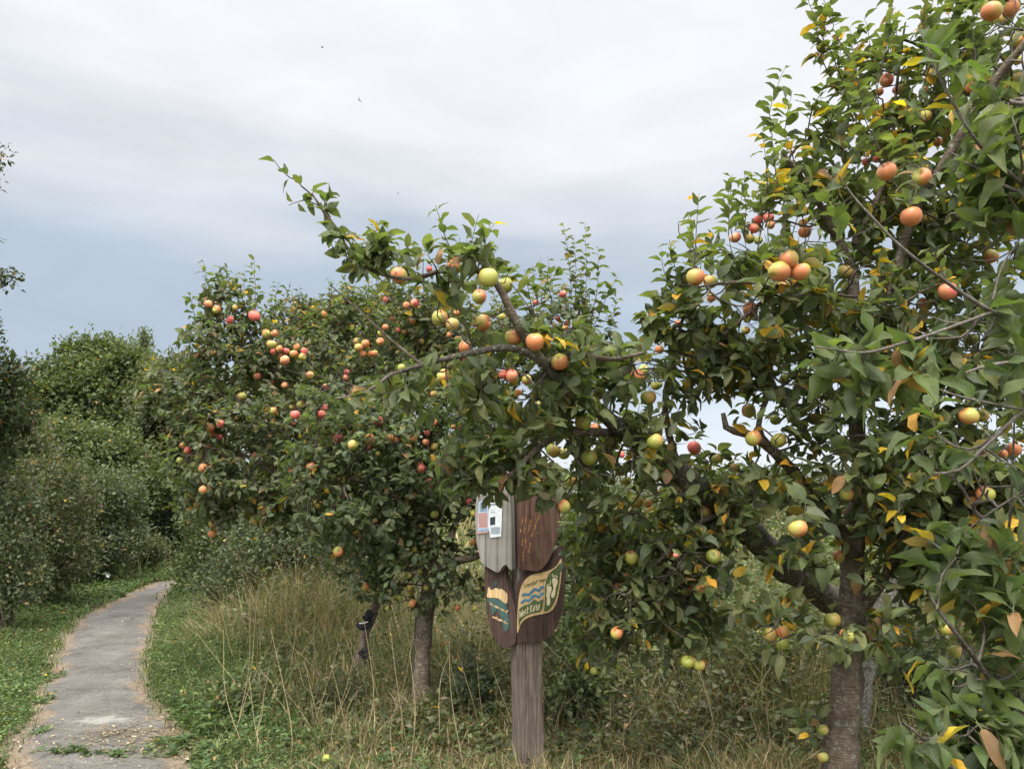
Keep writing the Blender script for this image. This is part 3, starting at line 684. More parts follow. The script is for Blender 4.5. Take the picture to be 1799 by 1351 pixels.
def gbase(px, Y):
    x = (px - CX) / F * Y / (math.cos(PITCH)) ; z = 0
    for _ in range(4):
        z = float(gh(x, Y)); # project to get exact x at that depth
        fwd = Y * math.cos(PITCH) + (z - 1.6) * math.sin(PITCH); x = (px - CX) / F * fwd
    return np.array([x, Y, z])
def gpx(px, Y, dz=-.06):
    """pixel row of the ground at px, depth Y (so trunks start in the soil)"""
    b = gbase(px, Y) + np.array([0, 0, dz]); w = b - CAM
    f = w[1] * math.cos(PITCH) + w[2] * math.sin(PITCH); return CY - (-w[1] * math.sin(PITCH) + w[2] * math.cos(PITCH)) / f * F

# ================================================================== apple trees
A1 = [(1221,487,33,'y'),(1248,495,26,'g'),(1350,383,20,'r'),(1332,387,17,'r'),(1325,402,18,'r'),(1292,418,21,'r'),(1317,420,18,'g'),(1354,396,15,'y'),(1332,423,15,'g'),
 (1386,456,35,'y'),(1368,477,38,'y'),(1407,478,37,'y'),(1414,408,24,'y'),(1410,393,16,'y'),(1318,543,27,'y'),(1484,478,27,'g'),(1490,507,26,'g'),(1310,581,16,'y'),(1378,666,18,'g'),
 (1557,142,25,'r'),(1575,159,15,'r'),(1545,162,15,'y'),(1742,21,38,'y'),(1775,17,30,'y'),(1759,35,26,'g'),(1558,302,35,'y'),(1547,334,26,'g'),(1619,311,33,'y'),(1520,285,13,'r'),(1540,280,13,'r'),
 (1785,72,24,'y'),(1788,107,17,'y'),(1623,159,13,'r'),(1648,251,17,'y'),(1601,381,37,'y'),(1592,406,20,'y'),(1634,384,27,'g'),(1740,451,27,'y'),(1524,458,18,'g'),(1692,433,18,'g'),(1665,512,32,'r'),(1626,535,25,'y'),
 (1706,597,26,'g'),(1703,731,31,'y'),(1726,731,22,'g'),(1708,875,28,'g'),(1731,868,30,'y'),(1402,929,33,'y'),(1474,978,20,'y'),(1492,930,16,'g'),(1499,761,22,'y'),(1782,790,24,'y'),(1763,798,14,'y'),
 (1324,770,29,'y'),(1368,774,28,'y'),(1362,738,19,'g'),(1315,722,24,'y'),(1352,1115,25,'g'),(1376,1110,23,'y'),(1373,1130,25,'g'),(1462,1089,27,'g'),(1679,1144,21,'g'),(1445,1282,18,'g'),(1446,1330,18,'g')]
A2 = [(702,485,30,'y'),(827,476,22,'g'),(858,488,36,'y'),(887,502,30,'y'),(842,522,27,'y'),(772,559,29,'y'),(795,570,25,'g'),(848,567,31,'y'),(902,593,32,'y'),(940,601,34,'y'),(984,636,32,'y'),(817,610,24,'y'),
 (705,647,14,'g'),(899,661,22,'r'),(884,658,18,'r'),(925,667,18,'y'),(909,690,16,'y'),(1024,744,29,'g'),(1139,699,28,'g'),(1152,678,18,'g'),(1131,650,20,'g'),(1046,753,18,'y'),(1151,776,30,'g'),(1035,804,29,'g'),(1004,844,24,'g'),
 (1074,844,17,'g'),(1101,845,17,'g'),(1118,881,25,'y'),(1138,884,16,'y'),(1291,821,18,'g'),(1220,787,24,'r'),(1237,898,25,'g'),(1253,978,26,'g'),(1201,836,20,'g'),(1259,807,18,'g'),(1175,762,13,'y'),(1189,1109,22,'g'),(1118,1121,18,'g'),
 (1199,1158,18,'g'),(972,792,26,'g'),(990,797,22,'g'),(1249,524,16,'y'),(1159,614,16,'y'),(1191,569,13,'y'),(1157,676,14,'g'),(1202,1039,14,'g'),(1043,1178,13,'g'),(1088,1170,11,'g'),(1084,1029,13,'y'),(762,692,13,'y'),(783,656,13,'y')]
A3 = [(740,824,15,'r'),(739,816,11,'r'),(748,777,13,'r'),(763,785,14,'y'),(750,761,11,'r'),(763,904,14,'g'),(824,881,11,'r'),(831,952,12,'y'),(728,965,11,'y'),(739,924,9,'g'),(695,774,12,'y'),(797,750,9,'y'),(694,1049,9,'g'),(702,1049,10,'g'),
 (723,1060,15,'y'),(719,1033,11,'g'),(738,1004,11,'g'),(749,1032,10,'g'),(719,1011,9,'g'),(804,1067,11,'y'),(833,1069,11,'g'),(775,1088,10,'g'),(680,1068,8,'g'),(620,782,18,'g'),(592,772,10,'g'),(649,786,9,'r'),(664,798,10,'y'),(607,870,9,'r'),(660,915,9,'y')]
A4 = [(447,555,20,'r'),(381,544,15,'y'),(366,534,15,'r'),(413,541,11,'y'),(406,560,11,'y'),(468,587,15,'y'),(482,586,13,'y'),(477,605,18,'y'),(481,618,13,'r'),(491,613,13,'y'),(502,617,14,'r'),(516,622,15,'y'),(521,610,12,'y'),(535,617,13,'r'),(500,633,17,'r'),(493,626,12,'y'),(531,627,14,'y'),
 (628,600,14,'y'),(642,604,15,'y'),(630,611,16,'y'),(638,622,12,'y'),(651,622,13,'y'),(658,621,13,'y'),(668,600,14,'y'),(669,585,12,'y'),(677,575,12,'y'),(545,659,14,'y'),(500,677,13,'r'),(452,661,13,'r'),(425,696,16,'y'),(607,663,11,'r'),(609,653,11,'r'),(571,679,10,'r'),(528,711,15,'y'),(565,728,15,'r'),(571,716,10,'r'),(513,715,10,'y'),
 (415,734,8,'y'),(485,728,9,'g'),(516,744,8,'r'),(372,763,11,'y'),(386,768,12,'r'),(330,791,13,'r'),(322,782,12,'y'),(355,791,9,'g'),(366,785,11,'y'),(350,803,15,'g'),(316,809,12,'g'),(323,815,10,'g'),(470,829,14,'g')]
A5 = [(729,533,16,'r'),(714,537,13,'y'),(699,581,9,'r'),(678,527,11,'r'),(725,565,12,'y'),(989,517,14,'r'),(941,532,12,'r'),(996,569,11,'y'),(881,556,14,'y'),(754,473,12,'r'),(1092,799,12,'r'),(1152,864,11,'r'),(700,620,11,'y'),(690,560,11,'r'),(980,560,10,'r'),(740,600,11,'y'),(1187,975,9,'r')]
AP = {}
for _k, (_l, _d, _a, _b) in {1: (A1, .085, 3.1, 4.3), 2: (A2, .085, 3.0, 4.4), 3: (A3, .07, 5.0, 5.8), 4: (A4, .08, 5.7, 6.6), 5: (A5, .075, 6.9, 7.9)}.items():
    _r = np.random.default_rng(900 + _k); AP[_k] = []
    for px, py, dp, kd in _l:
        Y = (min(max(F * _d / dp, _a), _b) + _r.uniform(-.05, .05)) * .945; AP[_k].append((at(px, py, Y), dp * Y / F / 2, kd))
ALLAP = [a for v in AP.values() for a in v]
# --- right-hand tree with the upright brown trunk
t1 = Tree('apple_tree', gbase(1474, 4.1), 'apple tree with upright smooth brown trunk, the right-hand one of the two trunks at right', seed=11, group='apple trees of the orchard')
t1.limb([(1474, gpx(1474, 4.1), 4.1, .118), (1476, 1350, 4.1, .092), (1480, 1300, 4.1, .084), (1488, 1200, 4.1, .076), (1496, 1080, 4.1, .069), (1498, 960, 4.1, .058)], 'trunk', sides=18, knob=.05)
t1.limb([(1498, 965, 4.1, .05), (1444, 893, 4.0, .034), (1376, 807, 3.85, .03), (1325, 771, 3.75, .024), (1275, 750, 3.7, .018), (1270, 725, 3.7, .012)])
t1.limb([(1498, 962, 4.1, .055), (1510, 830, 4.1, .045), (1500, 700, 4.0, .038), (1497, 560, 3.95, .034), (1496, 470, 3.9, .026), (1450, 380, 3.8, .02), (1405, 310, 3.7, .014), (1375, 270, 3.65, .008)])
t1.limb([(1500, 700, 4.0, .03), (1560, 520, 3.85, .026), (1613, 353, 3.65, .024), (1648, 306, 3.55, .022), (1739, 155, 3.35, .02), (1799, 78, 3.2, .016), (1850, 20, 3.1, .01)])
t1.limb([(1352, 783, 3.8, .018), (1333, 748, 3.75, .014), (1355, 680, 3.7, .012), (1355, 640, 3.65, .008)])
t1.limb([(1497, 545, 3.95, .02), (1446, 507, 3.7, .016), (1372, 504, 3.5, .013), (1298, 495, 3.45, .009), (1225, 505, 3.4, .006)])
t1.limb([(1372, 506, 3.5, .011), (1320, 545, 3.5, .010), (1274, 587, 3.55, .007)])
t1.limb([(1500, 1080, 4.1, .035), (1540, 1037, 4.0, .026), (1572, 965, 3.9, .022), (1640, 850, 3.8, .018), (1710, 700, 3.7, .016), (1750, 560, 3.6, .01)])
t1.limb([(1500, 430, 3.9, .016), (1560, 300, 3.9, .012), (1575, 150, 3.9, .008), (1590, 40, 3.9, .005)])
t1.add_apples(AP[1])
for pts in ([(1500,215,3.7),(1470,120,3.7),(1440,50,3.7),(1408,-25,3.7)], [(1525,195,3.6),(1495,110,3.6),(1470,60,3.6),(1432,-30,3.6)], [(1345,400,3.55),(1365,320,3.55),(1352,200,3.55),(1380,118,3.55)],
            [(1430,340,3.7),(1400,290,3.7),(1380,230,3.7),(1392,160,3.7)], [(1590,330,3.9),(1604,200,3.9),(1580,80,3.9),(1560,-30,3.9)], [(1680,240,3.6),(1665,120,3.6),(1680,-20,3.6)], [(1545,260,3.9),(1540,150,3.9),(1520,30,3.9)],
            [(1640,200,3.8),(1630,100,3.8),(1640,0,3.8)], [(1330,450,3.6),(1340,380,3.6),(1330,335,3.6)], [(1230,480,3.4),(1215,455,3.4),(1210,425,3.4)], [(1420,330,3.8),(1450,240,3.8),(1440,170,3.8)],
            [(1300,480,3.5),(1270,440,3.5),(1250,425,3.5)], [(1720,160,3.5),(1710,60,3.5),(1720,-20,3.5)], [(1775,120,3.4),(1780,40,3.4),(1790,-30,3.4)]):
    t1.shoot(pts, L=.105, spacing=.024, r=.0045)
t1.targets_extra.append(at(1232, 460, 3.4))
t1.extra.append((catmull(np.array([at(1232, 460, 3.4), at(1215, 432, 3.4), at(1195, 418, 3.4), at(1192, 393, 3.4)]), .03), np.linspace(.004, .002, 1 + len(catmull(np.array([at(1232, 460, 3.4), at(1215, 432, 3.4), at(1195, 418, 3.4), at(1192, 393, 3.4)]), .03)))[:-1]))
B1 = [(1600,200,3.9,170,150,.45,.5),(1740,140,3.6,90,170,.4,.7),(1480,330,3.8,110,100,.4,.8),(1650,400,3.9,150,130,.6),(1340,560,3.6,140,90,.4,.9),(1500,590,3.8,150,140,.5),(1680,620,3.8,130,150,.5),
      (1235,530,3.5,65,60,.25),(1400,720,3.7,130,95,.4,.6),(1600,830,3.8,180,120,.5),(1390,850,3.8,130,80,.4,.7),(1350,450,3.5,110,60,.3),(1370,350,3.6,45,60,.2,.8),(1450,200,3.7,50,130,.25,.5),(1460,1100,3.7,150,55,.3,.8),(1700,940,3.8,130,130,.5,1.4),(1590,960,3.9,80,90,.35,1.1),(1600,1130,3.8,90,60,.3,.8),(1430,960,3.8,90,60,.3,.6),
      (1600,1040,3.9,110,60,.3,.6),(1350,1100,3.8,60,50,.3,.8),(1430,1275,3.9,35,50,.15,.7)]
finish(t1, 1800, B1, .100, spacing=.042, wr=.235, mat=M_leafhi, curl=.6, fold=.5, xa=16, ros=6, yellow=.075, brown=.025, shoots=60, sh=(.15, .4), pal=PAL_APPLE, cleardepth=1.3,
       zones=[(1330, 780, 1480, 930, .35), (1440, 1170, 1540, 1400, .97), (1470, 960, 1530, 1060, .55), (1150, 780, 1360, 830, .6), (1380, 800, 1440, 890, .45), (1560, 1190, 1800, 1351, .6)])

# --- leaning lichen-covered tree whose limb reaches across the middle of the view
t2 = Tree('apple_tree', gbase(1492, 5.0), 'old leaning apple tree with thick lichen-spotted limb reaching left above the wooden sign', seed=23, group='apple trees of the orchard')
t2.limb([(1492, gpx(1492, 5.0), 5.0, .12), (1502, 1210, 5.0, .105), (1530, 1120, 5.0, .105), (1568, 1050, 5.0, .105), (1590, 960, 5.0, .09), (1605, 860, 4.95, .06), (1640, 720, 4.9, .035), (1660, 600, 4.9, .02)], 'trunk', M_lichen, sides=18, knob=.12)
t2.limb([(1560, 1085, 5.0, .09), (1480, 1066, 4.85, .082), (1400, 1010, 4.6, .080), (1340, 958, 4.4, .078), (1270, 892, 4.2, .070), (1180, 820, 4.0, .058), (1110, 768, 3.8, .050), (1040, 712, 3.6, .034), (985, 672, 3.4, .026), (955, 636, 3.3, .022), (900, 612, 3.25, .017), (830, 620, 3.2, .014), (740, 642, 3.1, .010), (680, 660, 3.1, .006)], 'limb', M_oldbark, sides=12, knob=.15)
t2.limb([(950, 632, 3.3, .024), (905, 560, 3.2, .02), (860, 485, 3.15, .015), (790, 472, 3.1, .011), (720, 490, 3.1, .009), (650, 475, 3.05, .008), (612, 440, 3.0, .007), (590, 402, 3.0, .008), (562, 362, 3.0, .006), (548, 340, 3.0, .004)])
t2.limb([(740, 640, 3.1, .007), (690, 600, 3.1, .006), (640, 555, 3.1, .005), (580, 500, 3.1, .003)], mat=M_bark)
t2.limb([(955, 636, 3.3, .016), (1014, 621, 3.3, .014), (1070, 632, 3.35, .012), (1130, 620, 3.4, .008)])
t2.limb([(1090, 757, 3.8, .022), (1010, 762, 3.6, .02), (961, 775, 3.5, .017), (914, 817, 3.4, .013), (880, 850, 3.35, .007)])
t2.limb([(1270, 900, 4.2, .02), (1225, 922, 4.1, .016), (1180, 960, 4.0, .013), (1140, 1005, 3.9, .011), (1100, 1045, 3.85, .006)])
t2.limb([(1265, 920, 4.2, .014), (1190, 985, 4.1, .011), (1150, 1050, 4.0, .008), (1110, 1110, 3.95, .005)])
t2.limb([(1200, 840, 4.05, .022), (1170, 740, 3.9, .018), (1180, 640, 3.75, .014), (1200, 560, 3.65, .008)])
t2.limb([(1030, 710, 3.6, .018), (980, 620, 3.5, .014), (930, 540, 3.4, .01)])
t2.limb([(690, 655, 3.1, .008), (640, 690, 3.1, .006), (590, 700, 3.1, .004)], mat=M_graytwig)
t2.add_apples(AP[2])
t2.shoot([(550, 345, 3.0), (530, 325, 3.0), (498, 302, 3.0), (474, 276, 3.0)], L=.092, spacing=.03, r=.004, skip=.0, root=False)
t2.shoot([(590, 402, 3.0), (575, 385, 3.0), (570, 350, 3.0), (585, 335, 3.0)], L=.085, spacing=.014, r=.004, skip=.4)
t2.shoot([(565, 365, 3.0), (535, 352, 3.0), (505, 360, 3.0)], L=.07, spacing=.018, r=.003, skip=.3)
t2.shoot([(800, 455, 3.1), (783, 420, 3.1), (772, 385, 3.1), (765, 362, 3.1)], L=.075, spacing=.02, r=.0035)
t2.shoot([(840, 470, 3.1), (850, 440, 3.1), (862, 425, 3.1)], L=.075, spacing=.018, r=.0035)
t2.shoot([(1150, 600, 3.6), (1140, 570, 3.6), (1128, 545, 3.6)], L=.08, spacing=.018, r=.0035)
t2.shoot([(740, 660, 3.1), (690, 690, 3.1), (620, 690, 3.1), (575, 665, 3.1), (500, 650, 3.1)], L=.09, spacing=.026, r=.0035)
B2 = [(1180,640,3.7,80,75,.3),(1190,560,3.6,55,50,.22),(1060,660,3.5,110,55,.3,.8),(930,560,3.35,70,50,.25,.7),(830,480,3.12,75,52,.2,1.7),(750,478,3.06,70,36,.14,1.7),(640,445,3.0,58,42,.12,2.2),(1280,640,3.8,75,60,.3,.9),(980,600,3.25,70,38,.18,1.1),(590,350,3.0,22,28,.06,.6),
      (840,580,3.3,110,50,.25),(800,680,3.3,130,48,.28),(950,730,3.5,110,60,.3),(870,800,3.45,110,45,.22),(850,850,3.42,70,22,.14),(960,850,3.45,60,40,.15,.9),(1090,830,3.8,130,80,.4),(1160,740,3.8,90,60,.3,.7),
      (1180,950,4.1,140,100,.4),(1120,1060,4.1,120,80,.35),(1070,1130,4.1,70,45,.25,.8),(1200,1110,4.2,70,50,.3),(1260,870,4.2,90,70,.3,.7),(620,690,3.1,55,28,.12,.7),(1040,960,4.2,60,60,.25,.8)]
finish(t2, 1800, B2, .092, spacing=.040, wr=.24, mat=M_leafhi, curl=.6, fold=.5, xa=16, ros=6, yellow=.05, brown=.02, shoots=25, sh=(.1, .22), pal=PAL_APPLE, cleardepth=1.2,
       zones=[(1000, 860, 1260, 1150, .32), (840, 890, 985, 1180, .985), (885, 1080, 975, 1400, 1.0), (836, 862, 985, 890, .45), (1080, 690, 1200, 800, .15), (1255, 880, 1420, 1010, .6), (990, 1130, 1400, 1300, .5), (860, 862, 900, 890, .2)])

# --- tree with brown trunk left of the sign
t3 = Tree('apple_tree', gbase(740, 5.6), 'apple tree with straight brown trunk standing in rough grass left of the wooden sign', seed=31, group='apple trees of the orchard')
t3.limb([(738, gpx(738, 5.6), 5.6, .085), (740, 1200, 5.6, .064), (746, 1100, 5.6, .060), (754, 1030, 5.6, .058), (758, 960, 5.6, .054), (760, 920, 5.6, .045)], 'trunk', sides=14, knob=.05)
t3.limb([(757, 1010, 5.6, .04), (785, 992, 5.5, .036), (812, 983, 5.5, .03), (845, 975, 5.5, .026), (885, 950, 5.6, .018), (960, 930, 5.6, .01)])
t3.limb([(760, 940, 5.6, .035), (700, 880, 5.5, .026), (660, 850, 5.4, .02), (600, 840, 5.3, .012), (560, 820, 5.3, .007)])
t3.limb([(760, 925, 5.6, .035), (800, 840, 5.5, .025), (850, 770, 5.5, .015), (880, 700, 5.5, .008)])
t3.limb([(758, 930, 5.6, .035), (730, 820, 5.6, .025), (690, 740, 5.6, .016), (660, 670, 5.6, .008)])
t3.add_apples(AP[3])
B3 = [(700,790,5.5,170,90,.6),(800,720,5.5,110,70,.4),(640,900,5.4,110,80,.5),(790,890,5.6,120,90,.5),(720,1000,5.5,90,65,.4,.8),(620,720,5.5,110,60,.5),(960,960,5.7,110,100,.5,.9),(1000,1080,5.8,70,60,.4,.6),(640,990,5.5,70,50,.35,.9),(800,1040,5.6,60,40,.3,.5),(560,830,5.4,70,60,.4)]
PAL3 = [(4, (.084, .110, .042)), (3, (.110, .134, .050)), (2, (.064, .086, .038)), (1.5, (.13, .142, .055))]
finish(t3, 1900, B3, .07, xa=26, curl=.55, ros=6, pal=PAL3, yellow=.015, brown=.01, shoots=30, cleardepth=1.3, zones=[(715, 1075, 770, 1260, .95), (780, 990, 900, 1060, .0)])

# --- small leaning tree further left, held by a strap
t4 = Tree('apple_tree', gbase(634, 6.4), 'small leaning apple tree with crooked thin trunk and black strap, red apples in its crown', seed=41, group='apple trees of the orchard')
t4.limb([(630, gpx(630, 6.4), 6.4, .050), (632, 1160, 6.4, .058), (637, 1135, 6.4, .036), (642, 1110, 6.4, .034), (651, 1090, 6.4, .036), (660, 1068, 6.4, .040), (668, 1030, 6.4, .036), (665, 960, 6.4, .032)], 'trunk', M_bark, sides=12, knob=.15)
t4.limb([(665, 965, 6.4, .04), (600, 900, 6.3, .032), (520, 860, 6.2, .025), (430, 800, 6.1, .016), (350, 785, 6.0, .008)])
t4.limb([(665, 965, 6.4, .04), (620, 840, 6.5, .034), (550, 730, 6.5, .026), (480, 650, 6.5, .02), (430, 580, 6.5, .014), (395, 530, 6.5, .008)])
t4.limb([(600, 800, 6.5, .025), (590, 690, 6.7, .018), (570, 600, 6.8, .01)])
t4.limb([(550, 730, 6.5, .018), (450, 710, 6.3, .014), (340, 690, 6.2, .008), (260, 690, 6.2, .005)])
t4.limb([(650, 1075, 6.4, .03), (640, 1085, 6.3, .02)], attach=False)
t4.add_apples(AP[4])
for pts in ([(372,545,6.4),(366,500,6.4),(355,455,6.4)], [(450,560,6.4),(448,500,6.4),(446,450,6.4)], [(420,560,6.4),(428,520,6.4),(430,475,6.4)], [(345,570,6.4),(338,540,6.4),(332,512,6.4)], [(390,520,6.4),(385,490,6.4),(390,470,6.4)], [(480,560,6.5),(485,520,6.5),(490,495,6.5)]):
    t4.shoot(pts, L=.10, spacing=.028, r=.004)
B4 = [(345,700,6.3,85,70,.5,.9),(420,620,6.4,105,80,.5),(400,545,6.5,60,45,.35),(550,640,6.8,110,70,.5),(460,740,6.2,150,70,.5),(350,800,5.9,65,45,.35),(450,850,6.2,140,70,.5),(540,880,6.2,110,70,.5),(650,1010,6.3,55,45,.3,.7),(290,680,6.2,45,55,.3,.7),(360,890,6.2,70,50,.3),(620,560,7.0,80,50,.5)]
PAL4 = [(3, (.092, .118, .046)), (3, (.122, .142, .056)), (2, (.068, .090, .040)), (2, (.145, .152, .072)), (1, (.14, .118, .052))]
finish(t4, 1900, B4, .075, xa=34, curl=.55, ros=6, pal=PAL4, yellow=.02, brown=.02, shoots=50, cleardepth=1.5, sh=(.1, .25))

# --- tree behind the middle with the tall upright shoots
t5 = Tree('apple_tree', gbase(900, 7.6), 'apple tree furthest back in the middle, tall upright leafy shoots rising above the other crowns', seed=51, group='apple trees of the orchard')
t5.limb([(900, gpx(900, 7.6), 7.6, .09), (905, 1000, 7.6, .07), (900, 850, 7.6, .06), (890, 760, 7.6, .05)], 'trunk', sides=10)
t5.limb([(890, 770, 7.6, .04), (950, 680, 7.5, .03), (1000, 600, 7.4, .02), (1020, 540, 7.4, .01)])
t5.limb([(890, 770, 7.6, .04), (830, 660, 7.6, .03), (760, 570, 7.6, .015), (700, 520, 7.6, .01)])
t5.add_apples(AP[5])
for pts in ([(1000,600,7.0),(1003,500,7.0),(990,392,7.0)], [(1018,600,7.0),(1030,500,7.0),(1028,392,7.0)], [(1035,580,7.0),(1050,500,7.0),(1050,432,7.0)], [(1035,590,7.0),(1065,525,7.0),(1086,482,7.0)], [(945,600,7.2),(952,520,7.2),(950,452,7.2)], [(965,600,7.2),(972,520,7.2),(962,452,7.2)],
            [(1010,560,7.0),(1012,480,7.0),(1008,420,7.0)], [(665,560,7.4),(660,470,7.4),(653,392,7.4)], [(705,540,7.4),(708,480,7.4),(700,428,7.4)], [(690,540,7.4),(685,500,7.4),(690,440,7.4)], [(730,540,7.4),(735,490,7.4),(728,450,7.4)]):
    t5.shoot(pts, L=.12, spacing=.034, r=.005)
B5 = [(1010,600,7.3,70,70,.4),(950,620,7.5,90,60,.5),(760,560,7.6,110,55,.5),(850,620,7.6,130,70,.6),(1060,640,7.4,60,45,.35,.8),(720,640,7.6,80,60,.5),(1000,690,7.5,70,50,.4,.6),(880,740,7.6,120,60,.5,.7)]
finish(t5, 1100, B5, .085, xa=26, ros=6, pal=PAL4, yellow=.02, brown=.015, shoots=45, cleardepth=1.5, sh=(.15, .4))

# --- close branches from the tree just outside the right edge
t0 = Tree('apple_tree', (1.95, 1.75, 0), 'nearest apple tree, its large-leaved pale grey twigs entering from the right edge', seed=61, group='apple trees of the orchard')
wb = np.array([1.95, 1.75, -.05])
t0.limb([(1.95, 1.75, -.06, .07), (1.93, 1.76, .8, .06), (1.9, 1.75, 1.5, .05), (1.92, 1.78, 2.1, .04), (1.85, 1.8, 2.8, .02)], 'trunk', world=True, sides=14, knob=.06)
def nl(pts, mat=M_graytwig, L=.105, sp=.03, skip=0.3, spread=.9, leafy=True):
    pts = [(a, b, c, d * .64) for a, b, c, d in pts]
    P, r = t0.limb(pts, 'limb', mat, step=.02, sides=8, knob=.15)
    if leafy: t0.leaves_along(P, sp, L, skip=skip * .4, spread=spread, jit=.3)
def wpt(x, y, z, r):   # world point written back as (px,py,Y,r)
    w = np.array([x, y, z]) - CAM; f = w[1] * math.cos(PITCH) + w[2] * math.sin(PITCH); return (CX + w[0] / f * F, CY - (-w[1] * math.sin(PITCH) + w[2] * math.cos(PITCH)) / f * F, y, r)
nl([wpt(1.9, 1.76, 2.0, .012), (1860, 420, 1.6, .008), (1800, 330, 1.5, .006), (1738, 275, 1.45, .0055), (1705, 233, 1.4, .005), (1661, 155, 1.4, .0045), (1635, 98, 1.4, .0035), (1625, 72, 1.4, .003)], sp=.026, skip=.35)
nl([wpt(1.9, 1.75, 1.6, .014), (1860, 590, 1.6, .010), (1799, 562, 1.55, .009), (1740, 546, 1.5, .008), (1666, 498, 1.45, .0055), (1607, 454, 1.4, .005), (1566, 418, 1.4, .0045), (1530, 380, 1.4, .004), (1498, 344, 1.4, .0035), (1470, 305, 1.4, .0025)], sp=.026, skip=.3)
nl([(1740, 550, 1.5, .006), (1690, 568, 1.45, .005), (1619, 593, 1.4, .0045), (1578, 605, 1.4, .005), (1518, 620, 1.4, .0045), (1433, 609, 1.4, .002)], sp=.03, skip=.2)
nl([wpt(1.9, 1.75, 1.45, .012), (1850, 650, 1.6, .008), (1799, 636, 1.5, .006), (1740, 642, 1.45, .0055), (1696, 655, 1.45, .003)], sp=.028, skip=.35)
nl([wpt(1.9, 1.75, 1.3, .012), (1850, 690, 1.6, .008), (1799, 720, 1.5, .006), (1765, 752, 1.5, .0055), (1726, 789, 1.5, .005), (1684, 826, 1.5, .0045), (1637, 832, 1.5, .003)], sp=.03, skip=.4)
nl([wpt(1.92, 1.75, .5, .014), (1870, 1330, 1.75, .01), (1799, 1264, 1.7, .009), (1736, 1187, 1.65, .0085), (1685, 1119, 1.6, .0075), (1647, 1069, 1.6, .006), (1629, 1036, 1.6, .004)], mat=M_twig, sp=.035, skip=.4)
nl([wpt(1.93, 1.75, .4, .01), (1800, 1420, 1.7, .007), (1700, 1370, 1.6, .005), (1647, 1321, 1.55, .004), (1605, 1282, 1.5, .003), (1587, 1268, 1.5, .002)], sp=.024, skip=.35)
nl([(1800, 1420, 1.7, .006), (1740, 1330, 1.6, .005), (1700, 1290, 1.6, .003)], sp=.022, skip=.3)
nl([(1799, 1264, 1.7, .006), (1770, 1092, 1.75, .006), (1762, 1024, 1.75, .006), (1775, 900, 1.75, .005), (1782, 740, 1.75, .003)], mat=M_twig, sp=.05, skip=.1)
nl([(1740, 546, 1.5, .004), (1760, 470, 1.5, .003), (1799, 400, 1.5, .003), (1770, 340, 1.5, .002)], sp=.025, skip=.3)
nl([(1799, 720, 1.5, .004), (1700, 700, 1.4, .003), (1640, 680, 1.4, .003), (1580, 650, 1.4, .002)], sp=.028, skip=.2, L=.1)
nl([(1647, 1069, 1.6, .004), (1655, 1010, 1.6, .003), (1680, 980, 1.6, .002)], sp=.02, skip=.1)
nl([(1799, 330, 1.5, .004), (1790, 250, 1.4, .003), (1770, 180, 1.4, .002)], sp=.022, skip=.1)
nl([(1850, 900, 1.7, .005), (1799, 870, 1.7, .004), (1740, 900, 1.7, .003), (1700, 930, 1.7, .002)], sp=.025, skip=.1)
B0 = [(1730,330,1.6,70,200,.12),(1700,560,1.55,90,80,.12),(1540,650,1.45,100,50,.08,1.3),(1690,800,1.6,90,100,.14),(1745,1060,1.7,60,90,.12),(1700,1300,1.62,80,45,.10),(1720,1180,1.68,70,50,.10,1.2),(1690,960,1.68,80,60,.10),(1740,850,1.7,60,80,.10),(1640,1310,1.55,60,35,.08,1.6),(1760,1310,1.6,40,50,.10,1.2),(1480,330,1.42,30,50,.05,1.5),(1640,140,1.42,40,60,.05,1.5),(1780,150,1.5,35,90,.08)]
t0.grow(t0.blobs(B0, 250), bf=.4, step=.04); t0.branch_prepare(.0016)
t0.foliate(.080, .032, 5, maxr=.004)
tubes('branchwork', [(a, b) for a, b, c in t0.chains], M_graytwig, t0.e, 6)
t0.crown(PAL_NEAR, 'hi', M_leafhi, yellow=.04, brown=.03, wr=.205, curl=.7, fold=.6, petiole=True, wave=.07, clear=[(a[0], a[1], 5.0) for a in ALLAP])

# ================================================================== shrubs and far trees
PG = [(3, (.080, .104, .044)), (3, (.100, .124, .054)), (2, (.060, .078, .034)), (1.2, (.135, .152, .085)), (1, (.105, .100, .050))]
PB = [(3, (.092, .118, .036)), (3, (.118, .142, .044)), (2, (.055, .076, .026)), (1, (.12, .135, .045))]
PD = [(3, (.046, .062, .026)), (2, (.062, .080, .032)), (2, (.034, .046, .020))]
PO = [(3, (.104, .120, .042)), (2, (.10, .10, .045)), (2, (.055, .068, .028)), (1, (.16, .13, .07))]

